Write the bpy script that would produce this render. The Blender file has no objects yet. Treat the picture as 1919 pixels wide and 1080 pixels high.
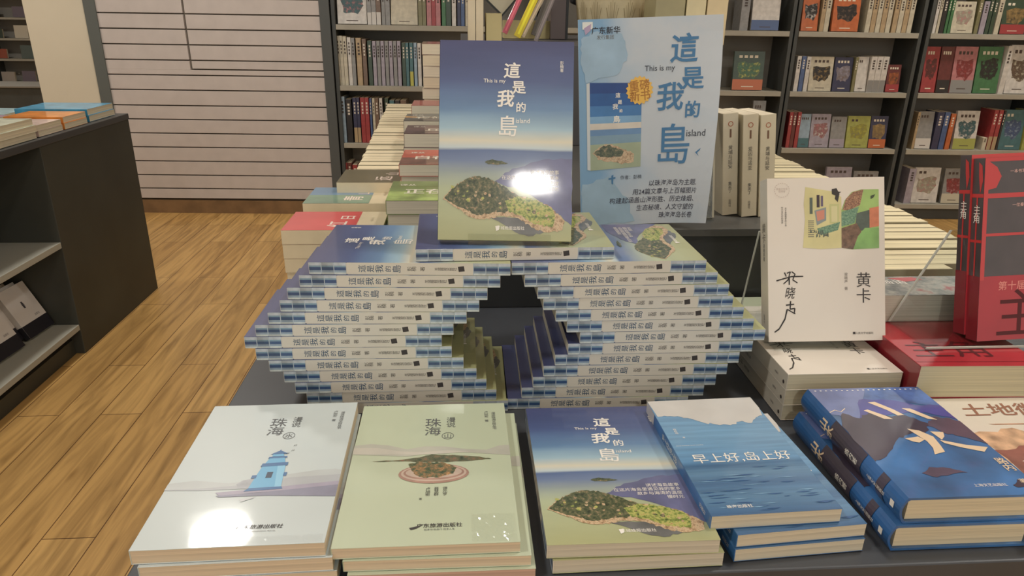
import bpy, bmesh, math, random
from math import radians, sin, cos, pi, tan
from mathutils import Matrix, Vector
import numpy as np
random.seed(7)
SC = bpy.context.scene
COL = SC.collection

# ------------------------------------------------------------------ camera
IMW, IMH, FPX, CAMZ = 1919, 1080, 1330.0, 1.236
PITCH, ROLL, YAW = radians(21), radians(0.9), radians(4.2)
_fw = Vector((sin(YAW)*cos(PITCH), cos(YAW)*cos(PITCH), -sin(PITCH)))
_r0 = Vector((cos(YAW), -sin(YAW), 0)); _u0 = _r0.cross(_fw)
CR = _r0*cos(ROLL) + _u0*sin(ROLL); CU = -_r0*sin(ROLL) + _u0*cos(ROLL)
cam = bpy.data.cameras.new('camera'); cam.sensor_width = 36; cam.lens = FPX/IMW*36; cam.clip_start = .02
camo = bpy.data.objects.new('camera', cam); COL.objects.link(camo)
M = Matrix((CR, CU, -_fw)).transposed().to_4x4(); M.translation = (0, 0, CAMZ); camo.matrix_world = M
SC.camera = camo

# ------------------------------------------------------------------ view, world, lamps
SC.view_settings.view_transform = 'Standard'; SC.view_settings.look = 'None'
SC.view_settings.gamma = 1; SC.view_settings.use_curve_mapping = False
SC.view_settings.exposure = -0.30
wd = bpy.data.worlds.new('world'); SC.world = wd; wd.use_nodes = True
wd.node_tree.nodes['Background'].inputs[0].default_value = (1, .97, .91, 1)
wd.node_tree.nodes['Background'].inputs[1].default_value = 1.05
CEIL = 3.0
LAMPS = [(-1.32, 3.2, 34), (3.1, 3.8, 40), (-.04, -2.92, 60), (.9, 1.1, 20), (-1.3, .3, 30), (2.6, .6, 36), (1.0, 5.3, 34), (-3.6, 3.0, 40), (-3.4, 7.0, 45), (-6.4, 9.0, 60)]
LAMP_R = .15

# ------------------------------------------------------------------ pixel -> place (the photograph's measured camera)
def ray(px, py):
    return CR*((px-IMW/2)/FPX) + CU*(-(py-IMH/2)/FPX) + _fw
def P(px, py, z):
    d = ray(px, py); q = d*((z-CAMZ)/d.z); return Vector((q.x, q.y, z))
def PY(px, py, y):
    d = ray(px, py); q = d*(y/d.y); return Vector((q.x, y, q.z+CAMZ))
WA = radians(-2.8); WO = Vector((-.85, 4.6)); WE = Vector((cos(WA), sin(WA))); WN = Vector((-sin(WA), cos(WA)))
def PW(px, py, d=0.0):            # point on the back wall's plane, d behind its front: (along, height)
    r = ray(px, py); t = (WO.dot(WN)+d)/(r.x*WN.x+r.y*WN.y)
    return (Vector((r.x*t, r.y*t))-WO).dot(WE), r.z*t+CAMZ

# ------------------------------------------------------------------ materials
def lin(c):
    return tuple((x/12.92 if x <= .04045 else ((x+.055)/1.055)**2.4) for x in (v/255 for v in c))+(1,)
MC = {}
def nodes(m):
    m.use_nodes = True; return m.node_tree.nodes, m.node_tree.links, m.node_tree.nodes['Principled BSDF']
def mat(c, rough=.5, coat=0.0, var=0.0, scale=30, metal=0, wrap=False):
    key = (c, rough, coat, var, scale, metal, wrap)
    if key in MC: return MC[key]
    m = bpy.data.materials.new('paint_%d_%d_%d' % c); N, L, b = nodes(m)
    b.inputs['Roughness'].default_value = rough; b.inputs['Metallic'].default_value = metal
    b.inputs['Base Color'].default_value = lin(c)
    if var:
        tc = N.new('ShaderNodeTexCoord'); n = N.new('ShaderNodeTexNoise'); n.inputs['Scale'].default_value = scale
        n.inputs['Detail'].default_value = 4
        r = N.new('ShaderNodeValToRGB'); r.color_ramp.elements[0].position = .3; r.color_ramp.elements[1].position = .7
        r.color_ramp.elements[0].color = lin(tuple(max(0, v*(1-var)) for v in c))
        r.color_ramp.elements[1].color = lin(tuple(min(255, v*(1+var)) for v in c))
        L.new(tc.outputs['Object'], n.inputs['Vector']); L.new(n.outputs['Fac'], r.inputs[0]); L.new(r.outputs[0], b.inputs['Base Color'])
    if coat or wrap: coatup(m, coat or .7)
    MC[key] = m; return m
def coatup(m, w=.7, rough=.06, scale=9, strength=.07):
    N, L, b = nodes(m)
    b.inputs['Coat Weight'].default_value = w; b.inputs['Coat Roughness'].default_value = rough
    tc = N.new('ShaderNodeTexCoord'); n = N.new('ShaderNodeTexNoise'); n.inputs['Scale'].default_value = scale; n.inputs['Detail'].default_value = 3
    bp = N.new('ShaderNodeBump'); bp.inputs['Strength'].default_value = strength; bp.inputs['Distance'].default_value = .004
    L.new(tc.outputs['Object'], n.inputs['Vector']); L.new(n.outputs['Fac'], bp.inputs['Height']); L.new(bp.outputs[0], b.inputs['Coat Normal'])
    return m
def gloss(c, var=0.0, scale=30): return mat(c, .38, .6, var, scale)
def pages(c=(222, 208, 176), axis=2):
    key = ('pages', c, axis)
    if key in MC: return MC[key]
    m = bpy.data.materials.new('paper_edges'); N, L, b = nodes(m); b.inputs['Roughness'].default_value = .85
    tc = N.new('ShaderNodeTexCoord'); mp = N.new('ShaderNodeMapping'); sc = [3, 3, 3]; sc[axis] = 900; mp.inputs['Scale'].default_value = sc
    n = N.new('ShaderNodeTexNoise'); n.inputs['Scale'].default_value = 1; n.inputs['Detail'].default_value = 2
    r = N.new('ShaderNodeValToRGB'); r.color_ramp.elements[0].position = .3; r.color_ramp.elements[1].position = .65
    r.color_ramp.elements[0].color = lin(tuple(v*.87 for v in c)); r.color_ramp.elements[1].color = lin(c)
    L.new(tc.outputs['Object'], mp.inputs[0]); L.new(mp.outputs[0], n.inputs['Vector']); L.new(n.outputs['Fac'], r.inputs[0]); L.new(r.outputs[0], b.inputs['Base Color'])
    MC[key] = m; return m
def ramp_cover(name, h, stops, streak=.03, warp=.05, wscale=(6, 30, 1), coat=.6, side=None):
    """printed picture: colours run down the cover (v=0 top), disturbed by brush-like noise"""
    m = bpy.data.materials.new(name); N, L, b = nodes(m); b.inputs['Roughness'].default_value = .38
    tc = N.new('ShaderNodeTexCoord'); sp = N.new('ShaderNodeSeparateXYZ'); L.new(tc.outputs['Object'], sp.inputs[0])
    mp = N.new('ShaderNodeMapping'); mp.inputs['Scale'].default_value = wscale
    n = N.new('ShaderNodeTexNoise'); n.inputs['Scale'].default_value = 1; n.inputs['Detail'].default_value = 5
    L.new(tc.outputs['Object'], mp.inputs[0]); L.new(mp.outputs[0], n.inputs['Vector'])
    v = N.new('ShaderNodeMapRange'); v.inputs[1].default_value = h; v.inputs[2].default_value = 0; L.new(sp.outputs['Y'], v.inputs[0])
    a = N.new('ShaderNodeMath'); a.operation = 'MULTIPLY_ADD'; a.inputs[1].default_value = warp; L.new(n.outputs['Fac'], a.inputs[0])
    s2 = N.new('ShaderNodeMath'); s2.operation = 'SUBTRACT'; s2.inputs[1].default_value = warp*.5; L.new(v.outputs[0], s2.inputs[0]); L.new(s2.outputs[0], a.inputs[2])
    r = N.new('ShaderNodeValToRGB'); e = r.color_ramp.elements
    e[0].position = stops[0][0]; e[0].color = lin(stops[0][1]); e[1].position = stops[-1][0]; e[1].color = lin(stops[-1][1])
    for p, c in stops[1:-1]:
        q = e.new(p); q.color = lin(c)
    L.new(a.outputs[0], r.inputs[0])
    mx = N.new('ShaderNodeMix'); mx.data_type = 'RGBA'; mx.blend_type = 'OVERLAY'; mx.inputs[0].default_value = streak*8
    L.new(r.outputs[0], mx.inputs[6]); L.new(n.outputs['Fac'], mx.inputs[7]); L.new(mx.outputs[2], b.inputs['Base Color'])
    coatup(m, coat); return m
def speckle(name, cols, scale=120, coat=.6, pos=None):
    m = bpy.data.materials.new(name); N, L, b = nodes(m); b.inputs['Roughness'].default_value = .4
    tc = N.new('ShaderNodeTexCoord'); n = N.new('ShaderNodeTexNoise'); n.inputs['Scale'].default_value = scale; n.inputs['Detail'].default_value = 6; n.inputs['Roughness'].default_value = .7
    r = N.new('ShaderNodeValToRGB'); e = r.color_ramp.elements; k = len(cols)
    e[0].position = .32; e[0].color = lin(cols[0]); e[1].position = .68; e[1].color = lin(cols[-1])
    for i, c in enumerate(cols[1:-1]):
        q = e.new(.32+.36*(i+1)/(k-1)); q.color = lin(c)
    L.new(tc.outputs['Object'], n.inputs['Vector']); L.new(n.outputs['Fac'], r.inputs[0]); L.new(r.outputs[0], b.inputs['Base Color'])
    if coat: coatup(m, coat)
    return m
def acrylic():
    if 'acr' in MC: return MC['acr']
    m = bpy.data.materials.new('clear_acrylic'); N, L, b = nodes(m)
    tr = N.new('ShaderNodeBsdfTransparent'); tr.inputs[0].default_value = (.93, .95, .95, 1); gl = N.new('ShaderNodeBsdfGlossy'); gl.inputs['Roughness'].default_value = .03
    lw = N.new('ShaderNodeLayerWeight'); pw = N.new('ShaderNodeMath'); pw.operation = 'POWER'; pw.inputs[1].default_value = 4; ml = N.new('ShaderNodeMath'); ml.operation = 'MULTIPLY_ADD'; ml.inputs[1].default_value = .5; ml.inputs[2].default_value = .05
    L.new(lw.outputs['Facing'], pw.inputs[0]); L.new(pw.outputs[0], ml.inputs[0]); mx = N.new('ShaderNodeMixShader')
    L.new(ml.outputs[0], mx.inputs[0]); L.new(tr.outputs[0], mx.inputs[1]); L.new(gl.outputs[0], mx.inputs[2]); L.new(mx.outputs[0], N['Material Output'].inputs[0])
    MC['acr'] = m; return m
def edge_glint(): return mat((196, 200, 190), .25, .3)  # pale paint standing in for light caught along clear acrylic edges
def wood_floor():
    m = bpy.data.materials.new('oak_planks'); N, L, b = nodes(m)
    tc = N.new('ShaderNodeTexCoord'); mp = N.new('ShaderNodeMapping'); mp.inputs['Rotation'].default_value = (0, 0, pi/2); mp.inputs['Location'].default_value = (.20, .016, 0)
    L.new(tc.outputs['Object'], mp.inputs[0])
    br = N.new('ShaderNodeTexBrick'); br.offset = .37; br.offset_frequency = 2; br.inputs['Scale'].default_value = 1
    br.inputs['Brick Width'].default_value = .95; br.inputs['Row Height'].default_value = .13; br.inputs['Mortar Size'].default_value = .0016
    br.inputs['Mortar Smooth'].default_value = .2; br.inputs['Bias'].default_value = 0
    br.inputs['Color1'].default_value = lin((216, 174, 108)); br.inputs['Color2'].default_value = lin((194, 152, 90)); br.inputs['Mortar'].default_value = lin((112, 76, 38))
    L.new(mp.outputs[0], br.inputs['Vector'])
    g = N.new('ShaderNodeMapping'); g.inputs['Scale'].default_value = (28, 2.2, 1); L.new(tc.outputs['Object'], g.inputs[0])
    n = N.new('ShaderNodeTexNoise'); n.inputs['Scale'].default_value = 1; n.inputs['Detail'].default_value = 7; n.inputs['Distortion'].default_value = 1.2; L.new(g.outputs[0], n.inputs['Vector'])
    r = N.new('ShaderNodeValToRGB'); r.color_ramp.elements[0].position = .3; r.color_ramp.elements[0].color = (.36, .32, .27, 1); r.color_ramp.elements[1].position = .62; r.color_ramp.elements[1].color = (1, 1, 1, 1)
    L.new(n.outputs['Fac'], r.inputs[0])
    k = N.new('ShaderNodeMapping'); k.inputs['Scale'].default_value = (9, 2.5, 1); L.new(tc.outputs['Object'], k.inputs[0])
    vo = N.new('ShaderNodeTexVoronoi'); vo.inputs['Scale'].default_value = 1; L.new(k.outputs[0], vo.inputs['Vector'])
    kr = N.new('ShaderNodeValToRGB'); kr.color_ramp.elements[0].position = .02; kr.color_ramp.elements[0].color = (.5, .42, .32, 1); kr.color_ramp.elements[1].position = .11; kr.color_ramp.elements[1].color = (1, 1, 1, 1); L.new(vo.outputs['Distance'], kr.inputs[0])
    m1 = N.new('ShaderNodeMix'); m1.data_type = 'RGBA'; m1.blend_type = 'MULTIPLY'; m1.inputs[0].default_value = .7; L.new(br.outputs['Color'], m1.inputs[6]); L.new(r.outputs[0], m1.inputs[7])
    m2 = N.new('ShaderNodeMix'); m2.data_type = 'RGBA'; m2.blend_type = 'MULTIPLY'; m2.inputs[0].default_value = .6; L.new(m1.outputs[2], m2.inputs[6]); L.new(kr.outputs[0], m2.inputs[7])
    L.new(m2.outputs[2], b.inputs['Base Color']); b.inputs['Roughness'].default_value = .38
    bp = N.new('ShaderNodeBump'); bp.inputs['Strength'].default_value = .35; bp.inputs['Distance'].default_value = .002; bp.invert = True; L.new(br.outputs['Fac'], bp.inputs['Height']); L.new(bp.outputs[0], b.inputs['Normal'])
    return m

# ------------------------------------------------------------------ mesh helpers
def tag(o, label=None, cat=None, group=None, kind=None):
    if label: o['label'] = label
    if cat: o['category'] = cat
    if group: o['group'] = group
    if kind: o['kind'] = kind
    return o
def empty(name, loc=(0, 0, 0), mw=None, label=None, cat=None, group=None):
    o = bpy.data.objects.new(name, None); COL.objects.link(o); o.empty_display_size = .02
    if mw is not None: o.matrix_world = mw
    else: o.location = loc
    return tag(o, label, cat, group)
class MB:
    def __init__(s): s.v = []; s.f = []; s.mi = []; s.mats = []
    def m(s, mt):
        if mt not in s.mats: s.mats.append(mt)
        return s.mats.index(mt)
    def box(s, x0, x1, y0, y1, z0, z1, mt):
        i = len(s.v); s.v += [(x, y, z) for z in (z0, z1) for y in (y0, y1) for x in (x0, x1)]
        k = s.m(mt)
        for f in ((0, 2, 3, 1), (4, 5, 7, 6), (0, 1, 5, 4), (2, 6, 7, 3), (0, 4, 6, 2), (1, 3, 7, 5)):
            s.f.append([i+a for a in f]); s.mi.append(k)
    def prism(s, pts, axis, a, b, mt):      # polygon extruded along an axis; pts are the two other coordinates in order
        def mk(p, t):
            q = list(p); q.insert(axis, t); return tuple(q)
        i = len(s.v); n = len(pts); s.v += [mk(p, a) for p in pts]+[mk(p, b) for p in pts]; k = s.m(mt)
        s.f.append([i+j for j in range(n)]); s.f.append([i+n+j for j in reversed(range(n))]); s.mi += [k, k]
        for j in range(n):
            s.f.append([i+j, i+n+j, i+n+(j+1) % n, i+(j+1) % n]); s.mi.append(k)
    def poly(s, pts, mt):
        i = len(s.v); s.v += [tuple(p) for p in pts]; s.f.append([i+j for j in range(len(pts))]); s.mi.append(s.m(mt))
    def raw(s, vs, fs, mt):
        i = len(s.v); s.v += vs; k = s.m(mt)
        for f in fs: s.f.append([i+a for a in f]); s.mi.append(k)
    def build(s, name, parent=None, smooth=False, bevel=0, fixn=True):
        me = bpy.data.meshes.new(name); me.from_pydata(s.v, [], s.f)
        for mt in s.mats: me.materials.append(mt)
        me.polygons.foreach_set('material_index', s.mi)
        if fixn:
            bm = bmesh.new(); bm.from_mesh(me); bmesh.ops.recalc_face_normals(bm, faces=bm.faces); bm.to_mesh(me); bm.free()
        if smooth: me.polygons.foreach_set('use_smooth', [True]*len(me.polygons))
        me.update()
        o = bpy.data.objects.new(name, me); COL.objects.link(o)
        if parent: o.parent = parent
        if bevel:
            bv = o.modifiers.new('bevel', 'BEVEL'); bv.width = bevel; bv.segments = 2; bv.limit_method = 'ANGLE'
        return o
TC = {}
def text_geo(body, bold=0.0, line=1.0, align='CENTER'):
    key = (body, bold, line, align)
    if key in TC: return TC[key]
    c = bpy.data.curves.new('t', 'FONT'); c.body = body; c.size = 1; c.offset = bold; c.space_line = line; c.align_x = align; c.resolution_u = 2
    o = bpy.data.objects.new('t', c); COL.objects.link(o)
    dg = bpy.context.evaluated_depsgraph_get(); me = bpy.data.meshes.new_from_object(o.evaluated_get(dg))
    v = np.array([tuple(q.co)[:2] for q in me.vertices]).reshape(-1, 2); f = [list(p.vertices) for p in me.polygons]
    if len(v):
        lo, hi = v.min(0), v.max(0); ox = (lo[0]+hi[0])/2 if align == 'CENTER' else (hi[0] if align == 'RIGHT' else lo[0])
        v = v-np.array([ox, (lo[1]+hi[1])/2])
    bpy.data.objects.remove(o); bpy.data.curves.remove(c); bpy.data.meshes.remove(me)
    TC[key] = (v, f); return TC[key]
class Print:
    """flat print on a book's face: texts and shapes in page fractions (u right, v down)"""
    def __init__(s, w, h, t, face='front'):
        s.w, s.h, s.t, s.face, s.mb = w, h, t, face, MB()
    def pt(s, x, y, lay):               # x,y metres, x from left, y from bottom
        e = .00022+.00006*lay
        if s.face == 'front': return (x, y, s.t+e)
        if s.face == 'spine': return (-e, y, x)      # x runs over the thickness
        if s.face == 'tail': return (x, -e, y)
    def poly(s, pts, mt, lay=0):
        s.n = getattr(s, 'n', 0)+1; lay += .02*s.n
        s.mb.poly([s.pt(u*s.w, (1-v)*s.h, lay) for u, v in pts], mt); return s
    def rect(s, u0, v0, u1, v1, mt, lay=0): return s.poly([(u0, v1), (u1, v1), (u1, v0), (u0, v0)], mt, lay)
    def text(s, body, u, v, size, mt, bold=0.0, lay=1, vert=False, rot=0.0, shear=0.0, sx=1.0, line=1.0, align='CENTER'):
        if vert: body = '\n'.join(body)
        g, f = text_geo(body, bold, line, align)
        if not len(g): return s
        cr, sr = cos(rot), sin(rot); vs = []
        for x, y in g:
            x, y = x*size*sx+shear*y*size, y*size
            x, y = x*cr-y*sr, x*sr+y*cr
            vs.append(s.pt(u*s.w+x, (1-v)*s.h+y, lay))
        s.mb.raw(vs, f, mt); return s
    def build(s, name, parent): return s.mb.build(name, parent, fixn=False)
def jag(pts, n=6, amp=.008, seed=1):
    """roughen a closed outline"""
    rn = random.Random(seed); out = []
    for i, a in enumerate(pts):
        b = pts[(i+1) % len(pts)]
        for k in range(n):
            t = k/n; m_ = min(amp, .38*math.hypot(b[0]-a[0], b[1]-a[1])/n); j = m_ if k else m_*.3
            out.append((a[0]+(b[0]-a[0])*t+rn.uniform(-j, j), a[1]+(b[1]-a[1])*t+rn.uniform(-j, j)))
    return out

# ------------------------------------------------------------------ book
PAPER = pages((230, 217, 188)); PAPERG = pages((212, 206, 188)); PAPERW = pages((232, 222, 198))
def rot_flat(a=0.0): return Matrix.Rotation(a, 4, 'Z')
def rot_stand(lean=0.0, yaw=0.0): return Matrix.Rotation(yaw, 4, 'Z') @ Matrix.Rotation(pi/2-lean, 4, 'X')
def rot_spine(yaw=0.0): return Matrix.Rotation(yaw, 4, 'Z') @ Matrix(((0, 0, 1, 0), (1, 0, 0, 0), (0, 1, 0, 0), (0, 0, 0, 1)))
def book(name, label, loc, rot, w, h, t, cover, paper=None, spine=None, hard=False, round_spine=False, group=None, cat='book', back=None):
    """local frame: spine along x=0, foot at y=0, back cover at z=0, front cover at z=t"""
    o = empty(name, mw=Matrix.Translation(loc) @ rot, label=label, cat=cat, group=group)
    bd = .0026 if hard else .0007; ins = .0035 if hard else .0004
    spine = spine or cover; back = back or cover
    mb = MB()
    if round_spine:
        n = 8; arc = [(-.006*sin(pi*k/n)*(t/.03), t*k/n) for k in range(n+1)]
        pts = [(w, 0)]+arc+[(w, t), (w, t-bd)]+[(bd+a[0], min(t-bd, max(bd, a[1]))) for a in reversed(arc)]+[(w, bd)]
        i0 = 1; npt = len(pts); i = len(mb.v)
        mb.v += [(p[0], 0, p[1]) for p in pts]+[(p[0], h, p[1]) for p in pts]
        kc, ks, kb = mb.m(cover), mb.m(spine), mb.m(back)
        for j in range(npt):
            mb.f.append([i+j, i+npt+j, i+npt+(j+1) % npt, i+(j+1) % npt]); mb.mi.append(ks if 1 <= j <= n else (kb if j == 0 else kc))
        for off in (0, npt):    # end caps as strips
            for j in range(n):
                a0 = 1+j; a1 = 2+j; b0 = 2*n+4-j; b1 = b0-1
                q = [a0, a1, b1+0, b0+0]
                mb.f.append([i+off+x for x in q]); mb.mi.append(ks)
            mb.f.append([i+off+x for x in (0, 1, 2*n+4, npt-1)]); mb.mi.append(kb)
            mb.f.append([i+off+x for x in (n+1, n+2, n+3, n+4)]); mb.mi.append(kc)
    else:
        mb.box(0, w, 0, h, t-bd, t, cover); mb.box(0, w, 0, h, 0, bd, back); mb.box(0, bd*1.3, 0, h, bd, t-bd, spine)
    mb.build('cover', o, bevel=0 if round_spine else (.0004 if not hard else .0008))
    pb = MB(); pb.box(bd*1.2, w-ins, ins, h-ins, bd*1.01, t-bd*1.01, paper or PAPER)
    pb.build('page_block', o)
    return o
def dup_tree(root, mw, label, group=None):
    r = root.copy(); COL.objects.link(r); r.matrix_world = mw; r['label'] = label
    if group: r['group'] = group
    for ch in list(root.children):
        c = ch.copy(); COL.objects.link(c); c.parent = r
    return r
ORD = ['', 'first', 'second', 'third', 'fourth', 'fifth', 'sixth', 'seventh', 'eighth', 'ninth', 'tenth', 'eleventh', 'twelfth', 'thirteenth', 'fourteenth', 'fifteenth', 'sixteenth', 'seventeenth', 'eighteenth', 'nineteenth', 'twentieth']
def ordn(n):
    if n <= 20: return ORD[n]
    t = {2: 'twenty', 3: 'thirty'}[n//10]
    return (t+'-'+ORD[n % 10]) if n % 10 else {2: 'twentieth', 3: 'thirtieth'}[n//10]

# ================================================================== SETTING
DARK = mat((70, 73, 72), .45, 0, .06, 6); DARK2 = mat((62, 62, 54), .55, 0, .06, 5); SHELF = mat((165, 160, 146), .5, 0, .04, 8)
BACKP = mat((138, 134, 126), .6); WHITEW = mat((214, 204, 182), .8, 0, .02, 2); SLATE = mat((66, 69, 74), .42, 0, .05, 7)
mb = MB(); mb.box(-9, 5.2, -4.2, 13, -.05, 0, wood_floor()); tag(mb.build('floor'), kind='structure')
mb = MB(); mb.box(-9, 5.2, -4.2, 13, CEIL+.02, CEIL+.1, mat((225, 220, 210), .9)); tag(mb.build('ceiling'), kind='structure')
mb = MB(); mb.box(-9.1, 5.2, 12.6, 12.7, 0, CEIL+.02, mat((120, 116, 108), .8)); tag(mb.build('wall_far'), kind='structure')
mb = MB(); mb.box(5.2, 5.3, -4.2, 13, 0, CEIL+.02, WHITEW); tag(mb.build('wall_right'), kind='structure')
mb = MB(); mb.box(-9.1, -9, -4.2, 12.6, 0, CEIL+.02, WHITEW); tag(mb.build('wall_left'), kind='structure')
wallroot = Matrix.Translation((WO.x, WO.y, 0)) @ Matrix.Rotation(WA, 4, 'Z')
def W(o): o.matrix_world = wallroot @ o.matrix_world; return o
# wall behind the bookcase
mb = MB(); mb.box(-1.2, 6.2, .36, .46, 0, CEIL, mat((90, 88, 84), .8)); W(tag(mb.build('wall_back'), kind='structure'))
# slatted wall panel
SL = mat((198, 188, 182), .6, 0, .02, 12); GR = mat((105, 96, 84), .7)
s_r = PW(613, 200)[0]; s_l = PW(205, 160)[0]
zb = PW(400, 377)[1]
mb = MB(); mb.box(s_l, s_r, .02, .10, zb, 2.75, GR)
lines = [PW(400, y)[1] for y in (374, 355, 330, 304, 278, 252, 226, 200, 171, 143, 115, 86, 57, 28)]
step = (lines[-1]-lines[3])/(len(lines)-4); zs = list(lines)
while zs[-1] < 2.7: zs.append(zs[-1]+step)
hs = PW(345, 128); hx = PW(347, 60)[0]; hz = PW(480, 133)[1]
for a, b_ in zip(zs[:-1], zs[1:]):
    g = .0075
    if b_ <= hz+.001: mb.box(s_l, s_r, 0, .03, a+g, b_, SL)
    elif a < hz < b_:
        mb.box(s_l, s_r, 0, .03, a+g, hz, SL); mb.box(s_l, hx, 0, .03, hz, b_, SL); mb.box(hx+.012, s_r-.005, .002, .03, hz+.008, b_, SL)
    else:
        mb.box(s_l, hx, 0, .03, a+g, b_, SL); mb.box(hx+.012, s_r-.005, .002, .03, a+g, b_, SL)
W(tag(mb.build('wall_back_slatted', bevel=.001), kind='structure'))
mb = MB(); mb.box(s_l, s_r, -.004, .05, 0, zb+.004, mat((126, 98, 68), .5, 0, .1, 9)); W(tag(mb.build('baseboard_back'), kind='structure'))
# grey frame at the slats' left, white pillar beyond
g0 = PW(170, 100)[0]
mb = MB(); mb.box(PW(174, 100)[0], s_l+.004, -.01, .2, 0, CEIL, mat((94, 98, 94), .6)); W(tag(mb.build('trim_1'), kind='structure'))
mb = MB(); mb.box(PW(60, 100)[0], PW(175.5, 100)[0], .01, .42, 0, CEIL, WHITEW); W(tag(mb.build('trim_2'), kind='structure'))

# ------------------------------------------------------------------ far shelving on the left
def shelving(name, label, x0, x1, y0, y1, zs, cols, th=.03):
    o = empty(name, label=label, cat='bookcase')
    mb = MB(); mb.box(x0, x1, y1-.02, y1, 0, 2.4, cols[2])
    n = max(1, round((x1-x0)/.9))
    for i in range(n+1):
        x = x0+(x1-x0)*i/n; mb.box(x-.02, x+.02, y0, y1-.02, 0, 2.4, cols[0])
    mb.build('case', o)
    for z in zs:
        s = MB(); s.box(x0+.02, x1-.02, y0, y1-.02, z-th, z, cols[1]); s.build('shelf', o)
    return o
shelving('bookcase', 'dark bookcase with pale shelf edges far off at the left edge', -8.2, -5.3, 12.0, 12.3, (.15, .50, .80, 1.10, 1.42, 1.75), (DARK, SHELF, BACKP))
fc = [(150, 80, 60), (200, 190, 170), (60, 70, 60), (110, 100, 110), (160, 150, 140), (90, 100, 95)]
k = 0
for zi, z in enumerate((.15, .50, .80, 1.10)):
    for j in range(5):
        x = -7.9+j*.36+random.uniform(-.05, .05); c = fc[(k*5+zi) % 6]; k += 1; hh = random.uniform(.12, .2)
        book('book', 'small %s book, %s shelf of far left bookcase, %s from left' % (['brownish', 'cream', 'dark green', 'mauve', 'grey', 'grey-green'][(((k-1)*5+zi) % 6)], ['lowest', 'second lowest', 'third lowest', 'fourth lowest'][zi], ORD[j+1]),
             (x, 12.1, z+.001), rot_stand(.08), .2, hh, .03, mat(c, .6), group='books on the far bookcase')

cb = empty('low_cabinet', (-6.1, 9.9, 0), label='low dark cabinet in front of the far left bookcase', cat='cabinet')
mb = MB(); mb.box(-1.5, 1.5, -.3, .3, 0, .30, DARK); mb.build('body', cb, bevel=.004)
mb = MB(); mb.box(-1.52, 1.52, -.32, .32, .3005, .325, BACKP); mb.build('top_board', cb, bevel=.004)
# ------------------------------------------------------------------ tall bookcases along the back wall
ZS = [.105, .465, .818, 1.172, 1.53]
def bay(label, s0, s1, i0):
    o = empty('bookcase', mw=wallroot @ Matrix.Translation((0, 0, 0)), label=label, cat='bookcase', group='bookcase bays along the back wall')
    mb = MB(); mb.box(s0-.024, s1+.024, .27, .30, 0, 2.5, BACKP); mb.box(s0-.024, s0-.002, 0, .27, 0, 2.5, DARK); mb.box(s1+.002, s1+.024, 0, .27, 0, 2.5, DARK)
    mb.box(s0, s1, .02, .27, 0, .07, DARK); mb.build('case', o, bevel=.001)
    for z in ZS:
        s = MB(); s.box(s0, s1, -.004, .268, z-.03, z, SHELF); s.build('shelf', o, bevel=.001)
    return o
sA0 = PW(633, 100)[0]; sB1 = PW(1479, 66)[0]; sC0 = PW(1496, 69)[0]; sC1 = PW(1720, 72)[0]; sD0 = PW(1742, 75)[0]
bay('dark bookcase bay beside the pale slatted wall', sA0, sA0+1.18, 0)
bay('dark bookcase bay hidden behind the tall poster board', sA0+1.25, sB1-.84, 1)
bay('dark bookcase bay whose right end shows beside the poster board', sB1-.78, sB1, 2)
bay('dark bookcase bay in the middle of the right background', sC0, sC1, 3)
bay('dark bookcase bay behind the upright red books at the right', sD0, sD0+.80, 4)
# wide grey post between slats and first bay
mb = MB(); mb.box(s_r-.002, sA0-.032, -.01, .3, 0, CEIL, mat((84, 87, 86), .6)); W(tag(mb.build('trim_3'), kind='structure'))

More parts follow.
